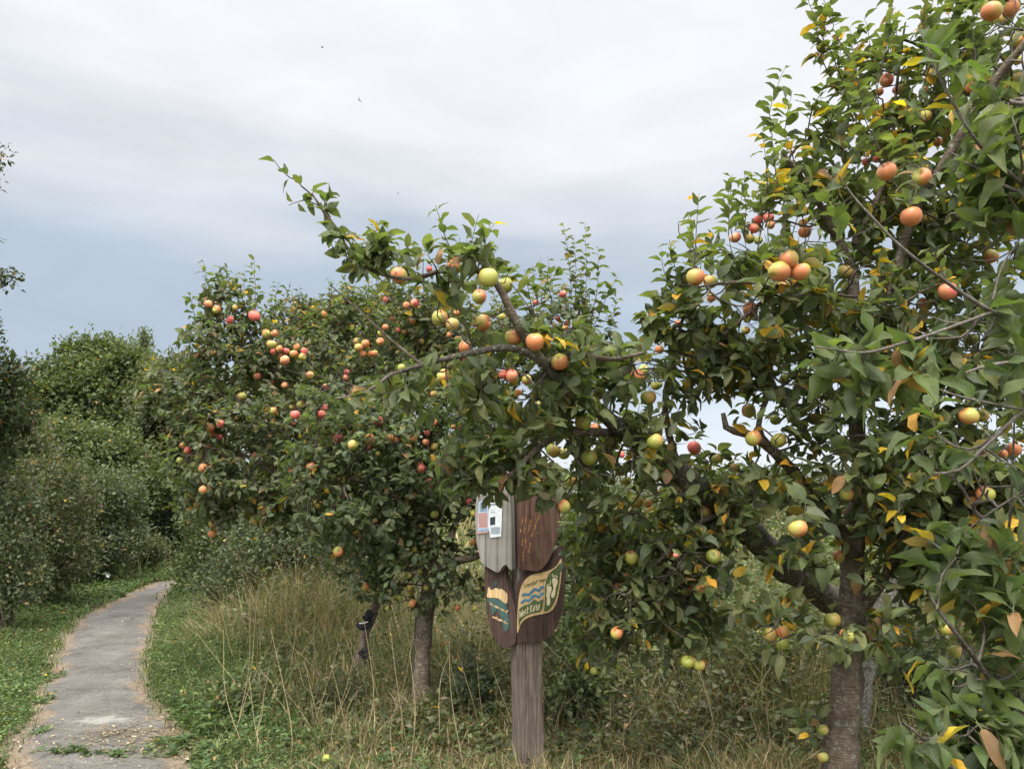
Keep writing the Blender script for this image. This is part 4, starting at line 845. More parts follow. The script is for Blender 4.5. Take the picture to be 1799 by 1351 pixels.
def shrub(name, label, cat, px, Y, blobs, n, k, rad, L, pal, seed, group=None, stems=4, r0=.03, yellow=.004, brown=.006, level='lo', spiky=0, bark=None, rt=.003, wr=.3):
    b = gbase(px, Y); t = Tree(name, b, label, cat, group, seed)
    cz = np.array([at(q[0], q[1], q[2]) for q in blobs])
    for i in range(stems):
        tgt = cz[i % len(cz)] + t.rg.normal(0, .12, 3); a = b + np.array([t.rg.normal(0, .05 * stems ** .5), t.rg.normal(0, .05), -.05 - (b[2] * 0)])
        m = (a + tgt) / 2 + np.array([0, 0, .1 * (tgt[2] - a[2])]) + t.rg.normal(0, .06, 3) * (tgt[2] * .4)
        t.limb([(*a, r0), (*m, r0 * .7), (*tgt, r0 * .35)], 'trunk' if stems == 1 else 'stem', bark or M_bark, step=.15 if Y > 12 else .08, sides=8, world=True)
    T = t.blobs(blobs, n); T = T[T[:, 2] > .1]
    t.grow(T, bf=.3, step=.15 if Y > 12 else .09)
    t.branch_prepare(rt); 
    t.clump(k, rad, L)
    if spiky:
        t.auto_shoots(spiky, L * 1.0, (rad * 1.2, rad * 3.0), spacing=L * .45)
    tubes('branchwork', [(a, c) for a, c, _ in t.chains] + t.extra, M_twig, t.e, 4)
    t.crown(pal, level, M_far, yellow, brown, wr=wr, curl=.3, fold=.3)
    return t
def billows(Y, top, bottom, seed):
    """rounded leaf masses piled into one crown, each a small ellipsoid on the crown's outside"""
    r = np.random.default_rng(seed); o = []; tx = [p[0] for p in top]; ty = [p[1] for p in top]; x0, x1 = tx[0], tx[-1]
    for x, y in top: o.append((x, y + 26, Y, 24, 24, .5))
    y = min(ty) + 55
    while y < bottom:
        for _ in range(int((x1 - x0) / 42) + 1):
            x = r.uniform(x0 - 6, x1 + 6)
            if y > np.interp(x, tx, ty) + 20: o.append((x, y + r.uniform(-14, 14), Y - r.uniform(.2, 1.5), r.uniform(20, 34), r.uniform(18, 28), .6))
        y += 30
    return o
HG = 'shrubs lining the left side of the path'
shrub('shrub', 'grey-green shrub with bare brown stems at the left edge beside the path', 'shrub', 0, 8.8, [(-10, 930, 8.8, 80, 90, .6), (-60, 860, 8.8, 90, 90, .6), (25, 1010, 8.8, 60, 50, .4), (-30, 1050, 8.8, 70, 45, .4)], 620, 28, .09, .05, PG, 101, HG, stems=6, r0=.014, spiky=50, brown=.02)
shrub('shrub', 'olive green thorny shrub second from the left edge along the path', 'shrub', 70, 11.0, [(70, 890, 11.0, 95, 80, .7), (85, 975, 10.8, 80, 65, .6), (60, 1030, 10.8, 60, 25, .4)], 620, 28, .11, .06, PO, 102, HG, stems=5, r0=.016, spiky=50)
shrub('shrub', 'pale grey-leaved willow shrub at the middle of the left hedge', 'shrub', 165, 14.0, [(165, 885, 14.0, 85, 65, .9), (165, 950, 13.8, 90, 50, .7), (130, 985, 13.8, 70, 28, .5)], 680, 30, .13, .075, PG, 103, HG, stems=5, r0=.018, spiky=60)
shrub('shrub', 'dark bush closing the bend where the footpath disappears', 'shrub', 300, 18.0, [(300, 925, 18.0, 75, 62, 1.0), (250, 950, 17.4, 55, 40, .8), (340, 900, 18, 60, 70, .9)], 560, 28, .15, .09, PD, 104, HG, stems=5, r0=.03)
shrub('shrub', 'bright green elder bush behind the grey willow shrub in the left hedge', 'shrub', 190, 17.0, [(190, 810, 17.0, 75, 50, .9), (110, 790, 17.0, 80, 60, .9), (250, 850, 17.0, 55, 50, .8), (180, 880, 16.8, 90, 60, .8)], 700, 32, .19, .11, PB, 105, HG, stems=4, r0=.035, spiky=40)
shrub('shrub', 'tall dull green bush under the dark tree at the left edge', 'shrub', 30, 12.8, [(20, 790, 12.8, 80, 65, .8), (60, 860, 12.8, 70, 60, .7), (-40, 800, 12.8, 60, 90, .7)], 620, 30, .15, .085, PO, 106, HG, stems=4, r0=.035, spiky=40)
shrub('shrub', 'low brambly bush at the foot of the left hedge beside the grass verge', 'shrub', 215, 15.6, [(240, 968, 16.0, 55, 28, .5), (190, 978, 15.4, 50, 26, .5), (135, 1000, 13.4, 48, 24, .4)], 420, 26, .11, .065, PO, 107, HG, stems=4, r0=.01)
BG = 'bushes between the path and the apple trees'
shrub('shrub', 'leafy bush overhanging the right side of the path at its far bend', 'shrub', 345, 12.2, [(350, 985, 12.2, 48, 50, .6), (390, 930, 12.2, 70, 60, .7)], 360, 24, .10, .055, PB, 111, BG, stems=4, r0=.02, spiky=30)
shrub('shrub', 'grey-green thicket beneath the red-apple tree, left of the rough grass', 'shrub', 440, 9.0, [(440, 980, 9.0, 90, 55, .6), (390, 1030, 9.2, 50, 40, .4), (520, 960, 9.0, 60, 50, .5)], 420, 22, .10, .05, PG, 112, BG, stems=5, r0=.02, spiky=50)
shrub('shrub', 'dark shrub in the shade behind the leaning small apple tree', 'shrub', 560, 9.6, [(560, 900, 9.6, 90, 80, .6), (640, 950, 9.6, 80, 70, .6), (470, 900, 9.8, 70, 70, .6)], 420, 24, .11, .06, PD, 113, BG, stems=5, r0=.02)
FG = 'trees rising behind the left hedge'
shrub('tree', 'large rounded dark green tree rising behind the hedge at left', 'tree', 165, 24, billows(24, [(50,655),(85,625),(125,600),(165,592),(210,596),(245,615),(275,645)], 860, 1), 2000, 36, .26, .15, PB, 121, FG, stems=3, r0=.16, rt=.006)
shrub('tree', 'lighter green tree right of the large rounded tree', 'tree', 300, 20, billows(20, [(255,670),(285,640),(320,625),(360,640)], 860, 2), 1200, 32, .24, .13, PO, 122, FG, stems=2, r0=.12, rt=.006)
shrub('tree', 'slim pointed poplar top showing beside the large rounded tree', 'tree', 254, 30, [(252, 615, 30, 9, 38, .35), (256, 680, 30, 15, 60, .5)], 260, 20, .22, .12, PB, 123, FG, stems=1, r0=.1, rt=.006)
shrub('tree', 'dark tree at the left edge with ragged crown and reddish twig tips against the sky', 'tree', -60, 8.6, [(-45, 720, 8.6, 85, 75, .8), (-98, 560, 8.6, 60, 80, .7), (-85, 400, 8.6, 48, 120, .5), (0, 655, 8.6, 40, 36, .4), (8, 485, 8.6, 26, 12, .15, 2), (2, 270, 8.6, 12, 12, .15, 3), (-22, 320, 8.6, 18, 30, .15, 2)], 900, 22, .09, .07, PD, 124, FG, stems=2, r0=.08, brown=.05)
MG = 'trees behind the middle apple trees'
shrub('tree', 'hazy olive tree seen between the crowns behind the red apples', 'tree', 600, 12.5, [(560, 620, 12.5, 90, 75, .9), (660, 600, 12.5, 90, 80, .9), (530, 560, 12.5, 45, 40, .5), (620, 700, 12.5, 110, 80, .9), (500, 700, 12.5, 90, 80, .9), (760, 640, 12.5, 80, 70, .9)], 1100, 26, .17, .11, PO, 131, MG, stems=3, r0=.08, spiky=60, brown=.08)
shrub('tree', 'dark green tree filling the gap behind the leaning tree and sign', 'tree', 760, 11.5, [(700, 850, 11.5, 130, 90, .9), (830, 820, 11.5, 110, 90, .8), (560, 830, 11.5, 110, 90, .8), (440, 830, 11.5, 100, 80, .8)], 1000, 24, .15, .085, PD, 132, MG, stems=3, r0=.07)
WG = 'leafy weed clumps standing in the rough grass'
for i_, (px, py, Y, rx, ry, pal, lab) in enumerate(((832, 1205, 5.5, 34, 34, PD, 'dark green weed clump between the straight brown trunk and the sign post'), (1015, 1200, 5.3, 36, 52, PB, 'leafy weed clump just right of the sign post foot'), (1190, 1215, 5.7, 60, 50, PO, 'olive weed clump midway between the sign post and the brown trunk at right'),
        (1345, 1205, 5.4, 60, 62, PB, 'tall green weed clump just left of the brown trunk at right'), (1610, 1190, 5.4, 60, 75, PD, 'dark tangled bramble clump directly right of the brown trunk'), (1745, 1200, 5.0, 70, 85, PD, 'dark bramble clump in the bottom right corner behind the nearest twigs'),
        (505, 1160, 7.0, 55, 34, PB, 'bright weed clump in the grass left of the small leaning trunk'), (420, 1235, 5.7, 55, 22, PB, 'low weed clump nearest the path on its right side'), (600, 1235, 5.8, 50, 24, PO, 'low olive weed clump in front of the small leaning trunk'), (1090, 1090, 7.2, 90, 50, PO, 'wide olive weed clump under the drooping apple branches'))):
    shrub('weed_clump', lab, 'weeds', px, Y, [(px, py, Y, rx, ry, .28), (px - rx * .5, py + ry * .5, Y, rx * .6, ry * .5, .25), (px + rx * .55, py + ry * .45, Y, rx * .6, ry * .55, .25)], 110 if ry < 40 else 170, 12, .07, .055, pal, 400 + i_, WG, stems=5, r0=.004, spiky=14, rt=.0014)
RG = 'bushes in the field behind the sign and right-hand trees'
k = 0
for px, Y, top, w, pal, lab in ((1010, 13, 905, 130, PO, 'olive bush in the field directly right of the sign'), (1190, 17, 890, 140, PB, 'wide green bush in the field below the drooping apple branches'), (1360, 22, 838, 110, PB, 'distant pale green tree framed by the fork of the lichen-covered limb'),
                               (1520, 12, 900, 130, PO, 'dull green bush seen behind the twin trunks'), (1700, 9.5, 850, 170, PD, 'dark bush filling the view beyond the branches at the right edge'), (1840, 8.5, 700, 120, PD, 'tall dark bush at the far right edge behind the close branches')):
    gy = gpx(px, Y, 0); c = (top + gy) / 2; hh = (gy - top) / 2
    shrub('shrub' if k != 2 else 'tree', lab, 'shrub' if k != 2 else 'tree', px, Y, [(px, c, Y, w, hh, 1.0), (px - w * .5, c + hh * .3, Y, w * .6, hh * .6, .8), (px + w * .5, c + hh * .25, Y, w * .6, hh * .65, .8)], 520, 24, .13, .075, pal, 140 + k, RG, stems=4, r0=.025, spiky=30); k += 1
FH = 'distant hedgerow trees along the horizon'
k = 0
for px, Y, h, w, lab in ((980, 70, 4.0, 150, 'distant hedgerow clump directly behind the sign'), (1150, 75, 3.2, 150, 'distant low hedgerow clump right of the sign'), (1300, 70, 4.2, 140, 'distant hedgerow clump behind the lichen-covered limb'), (1470, 70, 4.4, 150, 'distant hedgerow clump behind the brown trunk'), (1650, 65, 4.8, 160, 'distant hedgerow clump near the right edge'), (780, 65, 4.2, 170, 'distant hedgerow clump behind the straight brown trunk')):
    gy = gpx(px, Y, 0); hh = h * F / Y; shrub('tree', lab, 'tree', px, Y, [(px, gy - hh * .5, Y, w, hh * .5, 2.5)], 420, 22, .55, .3, PO if k % 2 else PB, 160 + k, FH, stems=3, r0=.12, rt=.01); k += 1

# ================================================================== grass, weeds, straw (stuff)
def zone(x, y):
    """height factor and dryness of the ground vegetation at x, y"""
    d = path_dist(x, y); P = np.stack([x, y], 1)
    n = nz(P, 1.4, 5.0); n2 = nz(P, 4.2, 9.0)
    verge = np.clip(1 - d / 1.1, 0, 1)
    left = x < path_lr(y)[0]
    rough = np.clip((y - 4.9) / 2.2, 0, 1)
    bank = np.exp(-((x - (-.28 * y + .0)) / 1.1) ** 2) * np.clip((y - 6.8) / 1.2, 0, 1)
    right = np.clip((x - .6) / 1.2, 0, 1) * np.clip((y - 4.6) / 1.2, 0, 1)
    h = .13 + .17 * rough + .32 * bank + .36 * right + .09 * n + .07 * n2
    h = np.where(left, .13 + .05 * n + .16 * np.clip((d - .7), 0, 1.5), h)
    h = h * (1 - .5 * verge); h = np.maximum(h, .04)
    tuft = np.zeros_like(x)
    for px_, py_, rx_, ry_ in ((235, 1330, .34, .07), (110, 1325, .22, .035), (75, 1235, .12, .10), (85, 1195, .10, .16), (340, 1310, .25, .12), (60, 1290, .12, .06), (280, 1225, .08, .10)):
        g_ = ground_at(px_, py_); tuft = np.maximum(tuft, ((x - g_[0]) / rx_) ** 2 + ((y - g_[1]) / ry_) ** 2 < 1 + .5 * n2)
    h = np.where(tuft > 0, .05, h); d = np.where(tuft > 0, np.maximum(d, .12), d)
    dry = np.clip(.50 + .45 * n + .3 * n2 + .35 * np.clip((5.6 - y) / .8, 0, 1) - .8 * verge, 0, 1)
    dry = np.where(left, np.clip(.05 + .2 * n, 0, 1), dry)
    dry = np.where((bank > .3), np.clip(.62 + .5 * n2, 0, 1), dry)
    return d, h, dry, verge, n, n2

def scatter(n, x0, x1, y0, y1, rg, bias=0.0):
    """more points near the camera; only what lies within the field of view plus a margin"""
    y = y0 * (y1 / y0) ** rg.uniform(0, 1, n); x = rg.uniform(x0, x1, n)
    k = np.abs(x) < .80 * y + 1.0
    return x[k], y[k]

def blades(name, n, x0, x1, y0, y1, seed, label, hk=1.0, wk=1.0, dryness=0.0, dens=None, lean=.5, pal='mix', thr=None, hmin=0):
    rg = np.random.default_rng(seed); x, y = scatter(n, x0, x1, y0, y1, rg)
    d, h, dry, verge, n1, n2 = zone(x, y)
    keep = (d > -.02 + rg.uniform(-.10, .12, len(x)) + .10 * n2) & (rg.uniform(0, 1, len(x)) < (.72 + .35 * n2 if dens is None else dens(x, y, d, dry, n1, n2)))
    x, y, h, dry, d = x[keep], y[keep], h[keep], dry[keep], d[keep]; m = len(x)
    H = np.maximum(h * rg.uniform(.45, 1.35, m) * hk, hmin); w = (.0026 + .0034 * rg.uniform(0, 1, m) ** 2) * wk * np.maximum(1, y / 6.5)
    az = rg.uniform(0, 6.283, m); ln = np.abs(rg.normal(0, lean, m)) + .08
    dx, dy = np.cos(az) * ln, np.sin(az) * ln; B = np.stack([x, y, gh(x, y) - .015], 1)
    face = rg.uniform(0, 6.283, m); sx = np.stack([np.cos(face), np.sin(face), np.zeros(m)], 1)
    ts = np.array([0, .35, .7, 1.0]); ww = np.array([1, .9, .6, .08]); Vs = []
    for t, q in zip(ts, ww):
        c = B + np.stack([dx * t ** 1.8 * H, dy * t ** 1.8 * H, H * t * (1 - .35 * ln * t)], 1); s = sx * (w * q)[:, None]
        Vs += [c - s, c + s]
    V = np.stack(Vs, 1).reshape(-1, 3)
    b = (np.arange(m) * 8)[:, None, None]; q = np.array([[0, 1, 3, 2], [2, 3, 5, 4], [4, 5, 7, 6]])[None]; Q = (q + b).reshape(-1, 4)
    green = np.array([[.075, .125, .032], [.11, .155, .042], [.16, .18, .060], [.060, .095, .030]])[rg.integers(0, 4, m)]
    straw = np.array([[.33, .25, .13], [.25, .185, .095], [.40, .32, .18], [.17, .12, .065]])[rg.integers(0, 4, m)]
    isd = rg.uniform(0, 1, m) < np.clip(dry * 1.0 + dryness, 0, 1)
    col = np.where(isd[:, None], straw, green) * rg.uniform(.75, 1.25, (m, 1))
    C = np.repeat(col[:, None], 8, 1).reshape(-1, 3)
    o = np_mesh(name, V, Q.ravel(), np.full(len(Q), 4), M_grass, col=C); print(name, m)
    return tagp(o, label, kind='stuff', cat='grass')

blades('grass', 230000, -6.5, 6.5, 4.0, 10.5, 201, 'green and straw-coloured rough grass under the apple trees')
blades('meadow_grass', 70000, -14, 22, 10.0, 60, 202, 'pale rough meadow grass stretching behind the trees', hk=1.1, wk=1.6)
blades('dry_grass', 52000, -5.5, 7, 4.0, 9.5, 203, 'bleached tangled straw lying through the rough grass', hk=1.35, wk=1.1, dryness=.9, lean=.9, dens=lambda x, y, d, dry, a, b: np.clip(dry * 1.3 - .1, 0, 1) * (d > .3))

# leafy weeds and ground cover
def weeds(name, n, x0, x1, y0, y1, seed, label, L=.03, pal=None, dens=None, hk=1.0, k=6, wr=.30, cat='weeds', level='lo'):
    rg = np.random.default_rng(seed); x, y = scatter(n, x0, x1, y0, y1, rg); d, h, dry, verge, n1, n2 = zone(x, y)
    keep = (d > .02 + .08 * n2) & (rg.uniform(0, 1, len(x)) < dens(x, y, d, dry, n1, n2)); x, y, h = x[keep], y[keep], h[keep]; m = len(x)
    top = h * rg.uniform(.5, 1.1, m) * hk; z0 = gh(x, y)
    # each weed is a stem with k leaves
    az = rg.uniform(0, 6.283, m); ln = rg.normal(0, .25, m)
    f = np.tile(np.linspace(.25, 1, k), m) + rg.normal(0, .05, m * k); rep = lambda a: np.repeat(a, k)
    P = np.stack([rep(x) + rep(np.cos(az) * ln * top) * f, rep(y) + rep(np.sin(az) * ln * top) * f, rep(z0) + rep(top) * f], 1)
    ph = np.tile(np.arange(k) * 2.4, m) + rep(rg.uniform(0, 6.28, m)); sp = rg.uniform(.3, .9, m * k)
    D = np.stack([np.cos(ph), np.sin(ph), sp * 1.5 - .5], 1); Nn = np.stack([rg.normal(0, .6, m * k), rg.normal(0, .6, m * k), np.ones(m * k)], 1)
    spc = .5 + .5 * nz(np.stack([x, y], 1), 2.3, seed * .37); Ls = L * rep(.55 + 1.0 * spc) * rg.uniform(.5, 1.35, m * k) * np.maximum(1, P[:, 1] / 9)
    col = leaf_cols(m * k, rg, pal, P, .004, .012, seed) * rep(.75 + .55 * (.5 + .5 * nz(np.stack([x, y], 1), 3.1, seed * .7)))[:, None]
    V, Q, C, UV = leaves(P, D, Nn, Ls, col, level, wr, .3, .3, False, seed)
    # stems
    B = np.stack([x, y, z0 - .02], 1); E = np.stack([x + np.cos(az) * ln * top, y + np.sin(az) * ln * top, z0 + top], 1); s = np.stack([np.cos(az + 1.57), np.sin(az + 1.57), np.zeros(m)], 1) * .0016
    sv = np.stack([B - s, B + s, E + s * .5, E - s * .5], 1).reshape(-1, 3); sq = np.arange(m * 4).reshape(-1, 4) + len(V)
    V = np.vstack([V, sv]); Q = np.vstack([Q, sq]); C = np.vstack([C, np.tile([[.09, .085, .04]], (m * 4, 1))])
    o = np_mesh(name, V, Q.ravel(), np.full(len(Q), 4), M_far, col=C); print(name, m, m * k); return tagp(o, label, kind='stuff', cat=cat)
LUSH = [(3, (.062, .112, .028)), (3, (.085, .138, .034)), (2, (.045, .080, .024)), (1.5, (.13, .16, .045))]
weeds('verge_weeds', 34000, -9, -1, 4.0, 16, 211, 'bright green low leafy weeds on the verges of the path', L=.040, wr=.20, pal=LUSH, dens=lambda x, y, d, dry, a, b: np.clip(1.35 - np.abs(d - .2) * np.where(x > -.3 * y, 1.7, .8), .0, 1) * (.75 + .4 * b), hk=1.0, k=6)
weeds('undergrowth', 22000, -5, 7.5, 4.6, 12, 212, 'tangled leafy undergrowth of nettles and brambles beneath the trees', L=.045, pal=PO, dens=lambda x, y, d, dry, a, b: np.clip(.38 + .6 * a, 0, 1) * (d > .8), hk=1.25, k=9)
weeds('undergrowth', 15000, .3, 9, 5.4, 11, 213, 'darker green leafy thicket behind the sign post and brown trunk', L=.05, pal=PB, dens=lambda x, y, d, dry, a, b: np.clip(.55 + .6 * b, 0, 1), hk=1.7, k=11)
weeds('undergrowth', 15000, -5, 2.5, 4.4, 8.5, 214, 'scattered small green weeds in the dry grass left of the sign', L=.042, wr=.2, pal=LUSH, dens=lambda x, y, d, dry, a, b: np.clip(.35 + .9 * b, 0, 1) * (d > .5), hk=.9, k=7)

# tall bare dead stalks
rg = np.random.default_rng(220); ch = []
for i in range(420):
    y = rg.uniform(4.5, 8.5); x = rg.uniform(.2, .72 * y) if i % 4 else rg.uniform(-.36 * y, .2)
    b = np.array([x, y, float(gh(x, y)) - .03]); hh = rg.uniform(.35, .85); v = np.array([rg.normal(0, .3), rg.normal(0, .2), 1]); c = catmull(np.array([b, b + v * hh * .5 + rg.normal(0, .03, 3), b + v * hh + rg.normal(0, .08, 3)]), .05)
    ch.append((c, np.linspace(.0028, .0012, len(c))))
M_straw = paint_mat('straw_stalk', (.34, .26, .14), .3, 40)
tagp(tubes('dead_stalks', ch[::2], M_straw, None, 4), 'tall straw-coloured dead stalks standing in the undergrowth', 'stalks', kind='stuff')
tagp(tubes('dead_stalks', ch[1::2], M_twig, None, 4), 'tall dark bare stalks standing in the undergrowth', 'stalks', kind='stuff')

# litter on and beside the path
rg = np.random.default_rng(230); n = 22000; x, y = scatter(n, -8, 1.5, 4.0, 15, rg); d = path_dist(x, y); p = np.where(d < 0, np.exp(d / .13) * .9 + .05, np.exp(-d / .5) * .9); k = rg.uniform(0, 1, n if len(x) == n else len(x)) < p
# spill of straw over the near right of the path
xs = rg.normal(ground_at(300, 1300)[0], .35, 900); ys_ = rg.normal(ground_at(300, 1300)[1], .22, 900); x = np.concatenate([x[k], xs]); y = np.concatenate([y[k], ys_]); m = len(x)
P = np.stack([x, y, gh(x, y) + .022 + rg.uniform(0, .008, m)], 1); az = rg.uniform(0, 6.28, m); D = np.stack([np.cos(az), np.sin(az), rg.normal(0, .06, m)], 1)
Nn = np.stack([rg.normal(0, .2, m), rg.normal(0, .2, m), np.ones(m)], 1); Ls = rg.uniform(.008, .03, m) * np.maximum(1, y / 8)
col = np.array([[.30, .19, .10], [.22, .13, .07], [.42, .32, .18], [.14, .09, .05], [.5, .42, .28]])[rg.integers(0, 5, m)] * rg.uniform(.7, 1.2, (m, 1))
V, Q, C, UV = leaves(P, D, Nn, Ls, col, 'lo', .25, .3, .2, False, 231)
st = rg.uniform(0, 1, m) < .35
ms = int(600); xx = rg.normal(ground_at(290, 1295)[0], .5, ms); yy = rg.normal(ground_at(290, 1295)[1], .4, ms); a2 = rg.uniform(-.5, .5, ms) + rg.choice([0, 3.14], ms); Lx = rg.uniform(.05, .14, ms)
B = np.stack([xx, yy, gh(xx, yy) + .026], 1); E = B + np.stack([np.cos(a2) * Lx, np.sin(a2) * Lx, rg.uniform(-.002, .02, ms)], 1); s = np.stack([-np.sin(a2), np.cos(a2), np.zeros(ms)], 1) * .0014
sv = np.stack([B - s, B + s, E + s, E - s], 1).reshape(-1, 3); Q = np.vstack([Q, np.arange(ms * 4).reshape(-1, 4) + len(V)]); V = np.vstack([V, sv]); C = np.vstack([C, np.repeat(np.array([.40, .32, .18]) * rg.uniform(.6, 1.2, (ms, 1)), 4, 0)])
tagp(np_mesh('leaf_litter', V, Q.ravel(), np.full(len(Q), 4), M_grass, col=C), 'brown leaf litter and straw scattered along the path edges', 'litter', kind='stuff')

# ================================================================== carved wooden sign
SY = 4.5; sp = empty('carved_sign', tuple(gbase(925, 4.56)), 'carved leaf-shaped wooden sign panels on a square weathered timber post', 'sign')
def wood_mat(name, c1, c2, c3, sc=1.0):
    m, t, out = newmat(name); L = t.links.new; tcn = N(t, 'ShaderNodeTexCoord')
    mp = N(t, 'ShaderNodeMapping'); mp.inputs['Scale'].default_value = (38 * sc, 38 * sc, 1.6 * sc); L(tcn.outputs['Object'], mp.inputs[0])
    n1 = N(t, 'ShaderNodeTexNoise', i_Scale=1.6, i_Detail=8.0, i_Roughness=.65, i_Distortion=.6); L(mp.outputs[0], n1.inputs['Vector'])
    n2 = N(t, 'ShaderNodeTexNoise', i_Scale=9.0, i_Detail=6.0, i_Roughness=.7); L(tcn.outputs['Object'], n2.inputs['Vector'])
    ad = N(t, 'ShaderNodeMath', operation='MULTIPLY_ADD'); ad.inputs[1].default_value = .30; L(n2.outputs['Fac'], ad.inputs[0]); L(n1.outputs['Fac'], ad.inputs[2])
    r = ramp(t, [(.46, c1), (.64, c2), (.84, c3)]); L(ad.outputs[0], r.inputs[0])
    mp2 = N(t, 'ShaderNodeMapping'); mp2.inputs['Scale'].default_value = (70, 70, 2.2); L(tcn.outputs['Object'], mp2.inputs[0]); n3 = N(t, 'ShaderNodeTexNoise', i_Scale=1.0, i_Detail=2.0); L(mp2.outputs[0], n3.inputs['Vector'])
    ck = N(t, 'ShaderNodeMapRange'); ck.inputs[1].default_value = .30; ck.inputs[2].default_value = .36; ck.inputs[3].default_value = .75; ck.inputs[4].default_value = 0; L(n3.outputs['Fac'], ck.inputs[0])
    mx = N(t, 'ShaderNodeMix', data_type='RGBA'); mx.inputs['B'].default_value = (*(np.array(c1) * .35), 1); L(ck.outputs[0], mx.inputs['Factor']); L(r.outputs[0], mx.inputs['A'])
    bp = N(t, 'ShaderNodeBump', i_Strength=.3, i_Distance=.004); L(ad.outputs[0], bp.inputs['Height'])
    pr = N(t, 'ShaderNodeBsdfPrincipled', i_Roughness=.85); pr.inputs['Specular IOR Level'].default_value = .2; L(mx.outputs['Result'], pr.inputs['Base Color']); L(bp.outputs[0], pr.inputs['Normal']); L(pr.outputs[0], out.inputs[0]); return m
M_post = wood_mat('weathered_post', (.070, .051, .039), (.14, .108, .086), (.235, .195, .16))
M_brown = wood_mat('brown_stained_board', (.040, .025, .020), (.066, .040, .033), (.105, .070, .058), .8)
M_red = wood_mat('red_brown_board', (.062, .032, .023), (.112, .058, .043), (.16, .105, .085), .8)
M_greyb = wood_mat('grey_board', (.10, .088, .072), (.20, .18, .152), (.31, .285, .25), .55)
M_ochre = wood_mat('ochre_paint', (.42, .27, .12), (.60, .41, .20), (.70, .52, .28), .8)
M_cream = paint_mat('cream_paint', (.66, .56, .36), .12, 30)
M_green = paint_mat('green_paint', (.085, .115, .045), .22, 40)
M_blue = paint_mat('blue_paint', (.08, .19, .27), .3, 30)
M_teal = paint_mat('teal_paint', (.055, .10, .085), .3, 30)
M_orange = paint_mat('orange_lettering', (.50, .24, .09), .3, 60)
M_ink = paint_mat('black_print', (.035, .038, .045), .3, 60)
M_paper = paint_mat('white_notice_paper', (.58, .60, .60), .12, 50)
M_pblue = paint_mat('faded_blue_print', (.20, .27, .36), .15, 40)
M_pred = paint_mat('faded_red_print', (.42, .20, .17), .15, 40)
M_paleb = paint_mat('pale_blue_border', (.38, .46, .52), .1, 40)

# post : square section turned slightly, adzed edges
YAW = R(14); ux = np.array([math.cos(YAW), math.sin(YAW), 0]); uy = np.array([-math.sin(YAW), math.cos(YAW), 0])
c0 = at(909, 1100, 4.47); c0[2] = 0; Wp, Dp = .150, .15
topz = at(915, 800, 4.5)[2]; zs = np.linspace(-.1, topz, 26); V = []
rg = np.random.default_rng(300)
prof = [(0, .012), (.012, 0), (.5, -.002), (.988, 0), (1, .012 / Dp * 1), (1, .5), (1, .95), (.95, 1), (.05, 1), (0, .95), (0, .5)]
for i, z in enumerate(zs):
    wob = .003 * math.sin(z * 7) ; tk = 1 + .05 * (z < .25) + .012 * math.sin(z * 9 + 1)
    for a, b in prof:
        p = c0 + ux * (a * Wp * tk + wob + rg.normal(0, .0008)) + uy * (b * Dp + rg.normal(0, .0008)); V.append((p[0], p[1], z))
npf = len(prof); Fc = []
for i in range(len(zs) - 1):
    for k in range(npf): Fc.append((i * npf + k, i * npf + (k + 1) % npf, (i + 1) * npf + (k + 1) % npf, (i + 1) * npf + k))
Fc.append(tuple(range((len(zs) - 1) * npf, len(zs) * npf))); Fc.append(tuple(reversed(range(npf))))
faces_mesh('post', V, Fc, M_post, sp, smooth=False)

class Plane:
    """a vertical board face: origin seen at (px, Y), turned by yaw; maps photograph outline to real points on it"""
    def __init__(s, px, Y, yaw, off=0.0):
        s.o = at(px, 1000, Y); s.u = np.array([math.cos(yaw), math.sin(yaw), 0]); s.n = np.array([math.sin(yaw), -math.cos(yaw), 0]); s.o = s.o + s.n * off
    def __call__(s, px, py, lift=0.0):
        d = ray(px, py); o = s.o + s.n * lift; t = ((o - CAM) @ s.n) / (d @ s.n); return CAM + d * t
def board(name, pl, outline, thick, mat, parent, lift=0.0, label=None, smooth_n=3):
    pts = np.array(outline, float); m = len(pts); out = []
    for i in range(m):                       # rounded outline
        p0, p1, p2, p3 = pts[i - 1], pts[i], pts[(i + 1) % m], pts[(i + 2) % m]
        for k in range(smooth_n):
            t = k / smooth_n; out.append(.5 * (2 * p1 + (p2 - p0) * t + (2 * p0 - 5 * p1 + 4 * p2 - p3) * t * t + (3 * p1 - p0 - 3 * p2 + p3) * t ** 3))
    if smooth_n == 1: out = [p for p in pts]
    area = sum(out[i][0] * out[(i + 1) % len(out)][1] - out[(i + 1) % len(out)][0] * out[i][1] for i in range(len(out)))
    if area > 0: out = out[::-1]
    f = [pl(p[0], p[1], lift) for p in out]; bk = [q - pl.n * thick for q in f]; n = len(f); V = f + bk
    Fc = [tuple(range(n)), tuple(reversed(range(n, 2 * n)))] + [((i + 1) % n, i, n + i, n + (i + 1) % n) for i in range(n)]
    o = faces_mesh(name, V, Fc, mat, parent, smooth=False)
    if label: o['label'] = label
    return o
